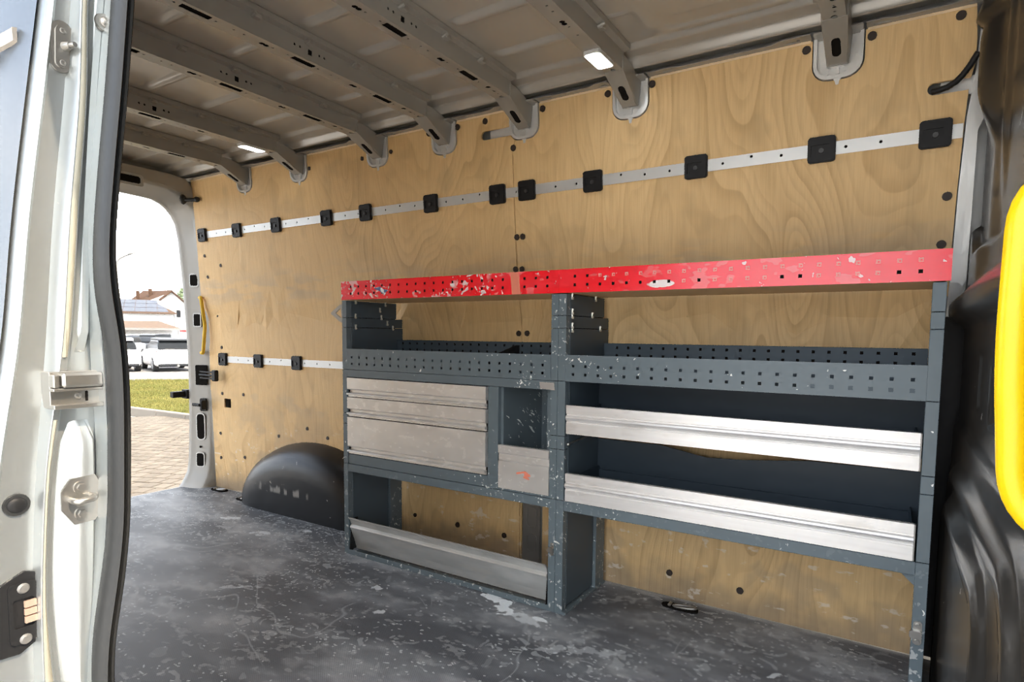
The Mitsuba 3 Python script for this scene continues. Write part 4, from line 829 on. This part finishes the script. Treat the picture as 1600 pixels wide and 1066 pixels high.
# buildings, drawn in (r, z) at a distance and given depth along the view
def slab(D, poly, depth): 
    m = ext(Polygon(poly), depth); return m.transform(np.array([[R2[0], 0, F2[0], CAM[0] + F2[0] * D], [R2[1], 0, F2[1], CAM[1] + F2[1] * D], [0, 1, 0, 0]]))
def roofslab(D0, z0, D1, z1, ra0, rb0, ra1, rb1, t=.12):
    p = [];
    for zz_ in (0, -t):
        for D, z, r in ((D0, z0, ra0), (D0, z0, rb0), (D1, z1, rb1), (D1, z1, ra1)): p.append((*fr(D, r), z + zz_))
    return tmesh(m3.Manifold.hull_points(np.array(p)))
note('hall', 'white hall with a blue grey solar panel roof behind the parked cars', 'building')
put('hall__wall', tmesh(slab(66, [(-12, GZ), (1.45, GZ), (1.45, 2.75), (-12, 2.75)], 12)), 'render_white')
put('hall__roof', roofslab(65.6, 2.72, 73, 4.2, -12, 1.65, -12, -.45), 'roof_tile')
for i in range(7):
    for j in range(3):
        f0, f1 = j / 3 + .015, (j + 1) / 3 - .015; r0 = -5.4 + .92 * i
        q = lambda f: (65.9 + 6.9 * f, 2.80 + 1.40 * f)
        put(nk('hall__solar_panel'), roofslab(*q(f0), *q(f1), r0, min(r0 + .89, 1.45 - 1.9 * f0), r0, min(r0 + .89, 1.45 - 1.9 * f1), .05), 'solar_panel')
put('hall__gutter', tmesh(slab(65.4, [(-12, 2.60), (1.7, 2.60), (1.7, 2.72), (-12, 2.72)], .14)), 'canopy_brown')
put('hall__downpipe', tmesh(slab(65.7, [(1.42, GZ), (1.52, GZ), (1.52, 2.6), (1.42, 2.6)], .1)), 'steel_dark')
note('canopy', 'low white garage building with a brown lean-to roof in front of the hall', 'building')
put('canopy__wall', tmesh(slab(54, [(-9, GZ), (1.25, GZ), (1.25, 1.2), (-9, 1.2)], 6)), 'render_white')
put('canopy__roof', roofslab(52.6, 1.22, 56, 1.80, -9, 1.62, -9, .2), 'canopy_brown')
put('canopy__fascia', tmesh(slab(52.5, [(-9, 1.08), (1.66, 1.08), (1.66, 1.24), (-9, 1.24)], .1)), 'steel_dark')
put('canopy__post', tmesh(slab(52.8, [(1.36, GZ), (1.44, GZ), (1.44, 1.1), (1.36, 1.1)], .08)), 'steel_dark')
put('canopy__red_sign', tmesh(slab(52.7, [(1.5, .98), (2.2, .94), (2.2, 1.12), (1.5, 1.12)], .1)), 'sign_red')
note('house', 'white gabled house with a brown tiled roof and a chimney behind the hall', 'house')
hs_ = [(-1.4, GZ), (4.2, GZ), (4.2, 2.4), (1.4, 5.85), (-1.4, 2.4)]
put('house__wall', tmesh(slab(86, [(-.9, GZ), (5.4, GZ), (5.4, 2.2), (1.75, 5.85), (-.9, 4.6)], 9)), 'render_white')
put('house__roof', tmesh(m3.Manifold.hull_points(np.array([(*fr(85.5, 1.75), 6.0), (*fr(85.5, 1.72), 5.8), (*fr(85.5, .55), 4.75), (*fr(85.5, .55), 4.9), (*fr(93, -1.4), 6.2), (*fr(93, -1.4), 6.0), (*fr(93, -3.1), 4.6), (*fr(93, -3.1), 4.8)]))), 'roof_tile')
put('house__roof_001', tmesh(m3.Manifold.hull_points(np.array([(*fr(85.4, 1.70), 6.05), (*fr(85.4, 1.70), 5.85), (*fr(85.4, 5.7), 2.2), (*fr(85.4, 5.7), 2.0), (*fr(93, 1.0), 6.05), (*fr(93, 1.0), 5.85), (*fr(93, 5.0), 2.2), (*fr(93, 5.0), 2.0)]))), 'roof_tile')
put('house__chimney', tmesh(slab(89, [(-.75, 5.2), (-.35, 5.2), (-.35, 6.25), (-.75, 6.25)], .5)), 'roof_tile')
put('house__chimney_001', tmesh(slab(90, [(-2.1, 5.0), (-1.75, 5.0), (-1.75, 6.0), (-2.1, 6.0)], .5)), 'roof_tile')
put('house__window', tmesh(slab(85.95, [(2.15, 2.75), (2.6, 2.75), (2.6, 3.6), (2.15, 3.6)], .1)), 'car_glass')
lampp = [(*fr(42, -1.88), GZ), (*fr(42, -1.88), 4.65), (*fr(42, -1.85), 5.0), (*fr(42, -1.72), 5.18), (*fr(42, -1.45), 5.36), (*fr(42, -1.1), 5.52)]
note('street_lamp', 'tall grey street lamp with a curved arm beside the hall', 'street lamp')
put('street_lamp__pole', tube(lampp, .045, 8), 'steel_dark', 60)
put('street_lamp__head', tmesh(slab(41.9, [(-1.3, 5.45), (-.98, 5.53), (-.96, 5.60), (-1.3, 5.53)], .2)), 'steel_dark')
def tree(key, D, r, h, w, label):
    note(key, label, 'tree')
    rg = np.random.default_rng(5); V, Fq = [], []
    for i in range(2600):
        a = rg.normal(size=3); a /= np.linalg.norm(a); rad = rg.uniform(.5, 1) ** .5
        c = np.array([*fr(D, r), GZ + h * .62]) + a * np.array([w, w, h * .38]) * rad
        t1 = rg.normal(size=3) * .14; t2 = rg.normal(size=3) * .14
        V += [c, c + t1, c + t2]; Fq.append([3 * i, 3 * i + 1, 3 * i + 2])
    put(key + '__crown', trimesh.Trimesh(np.array(V), np.array(Fq), process=False), 'foliage')
    put(key + '__trunk', tmesh(cyl((*fr(D, r), GZ), (*fr(D, r), GZ + h * .6), .2, 8, .1)), 'bark')
tree('tree', 100, 3.6, 8.2, 1.3, 'pale bare looking tree beside the gabled house')
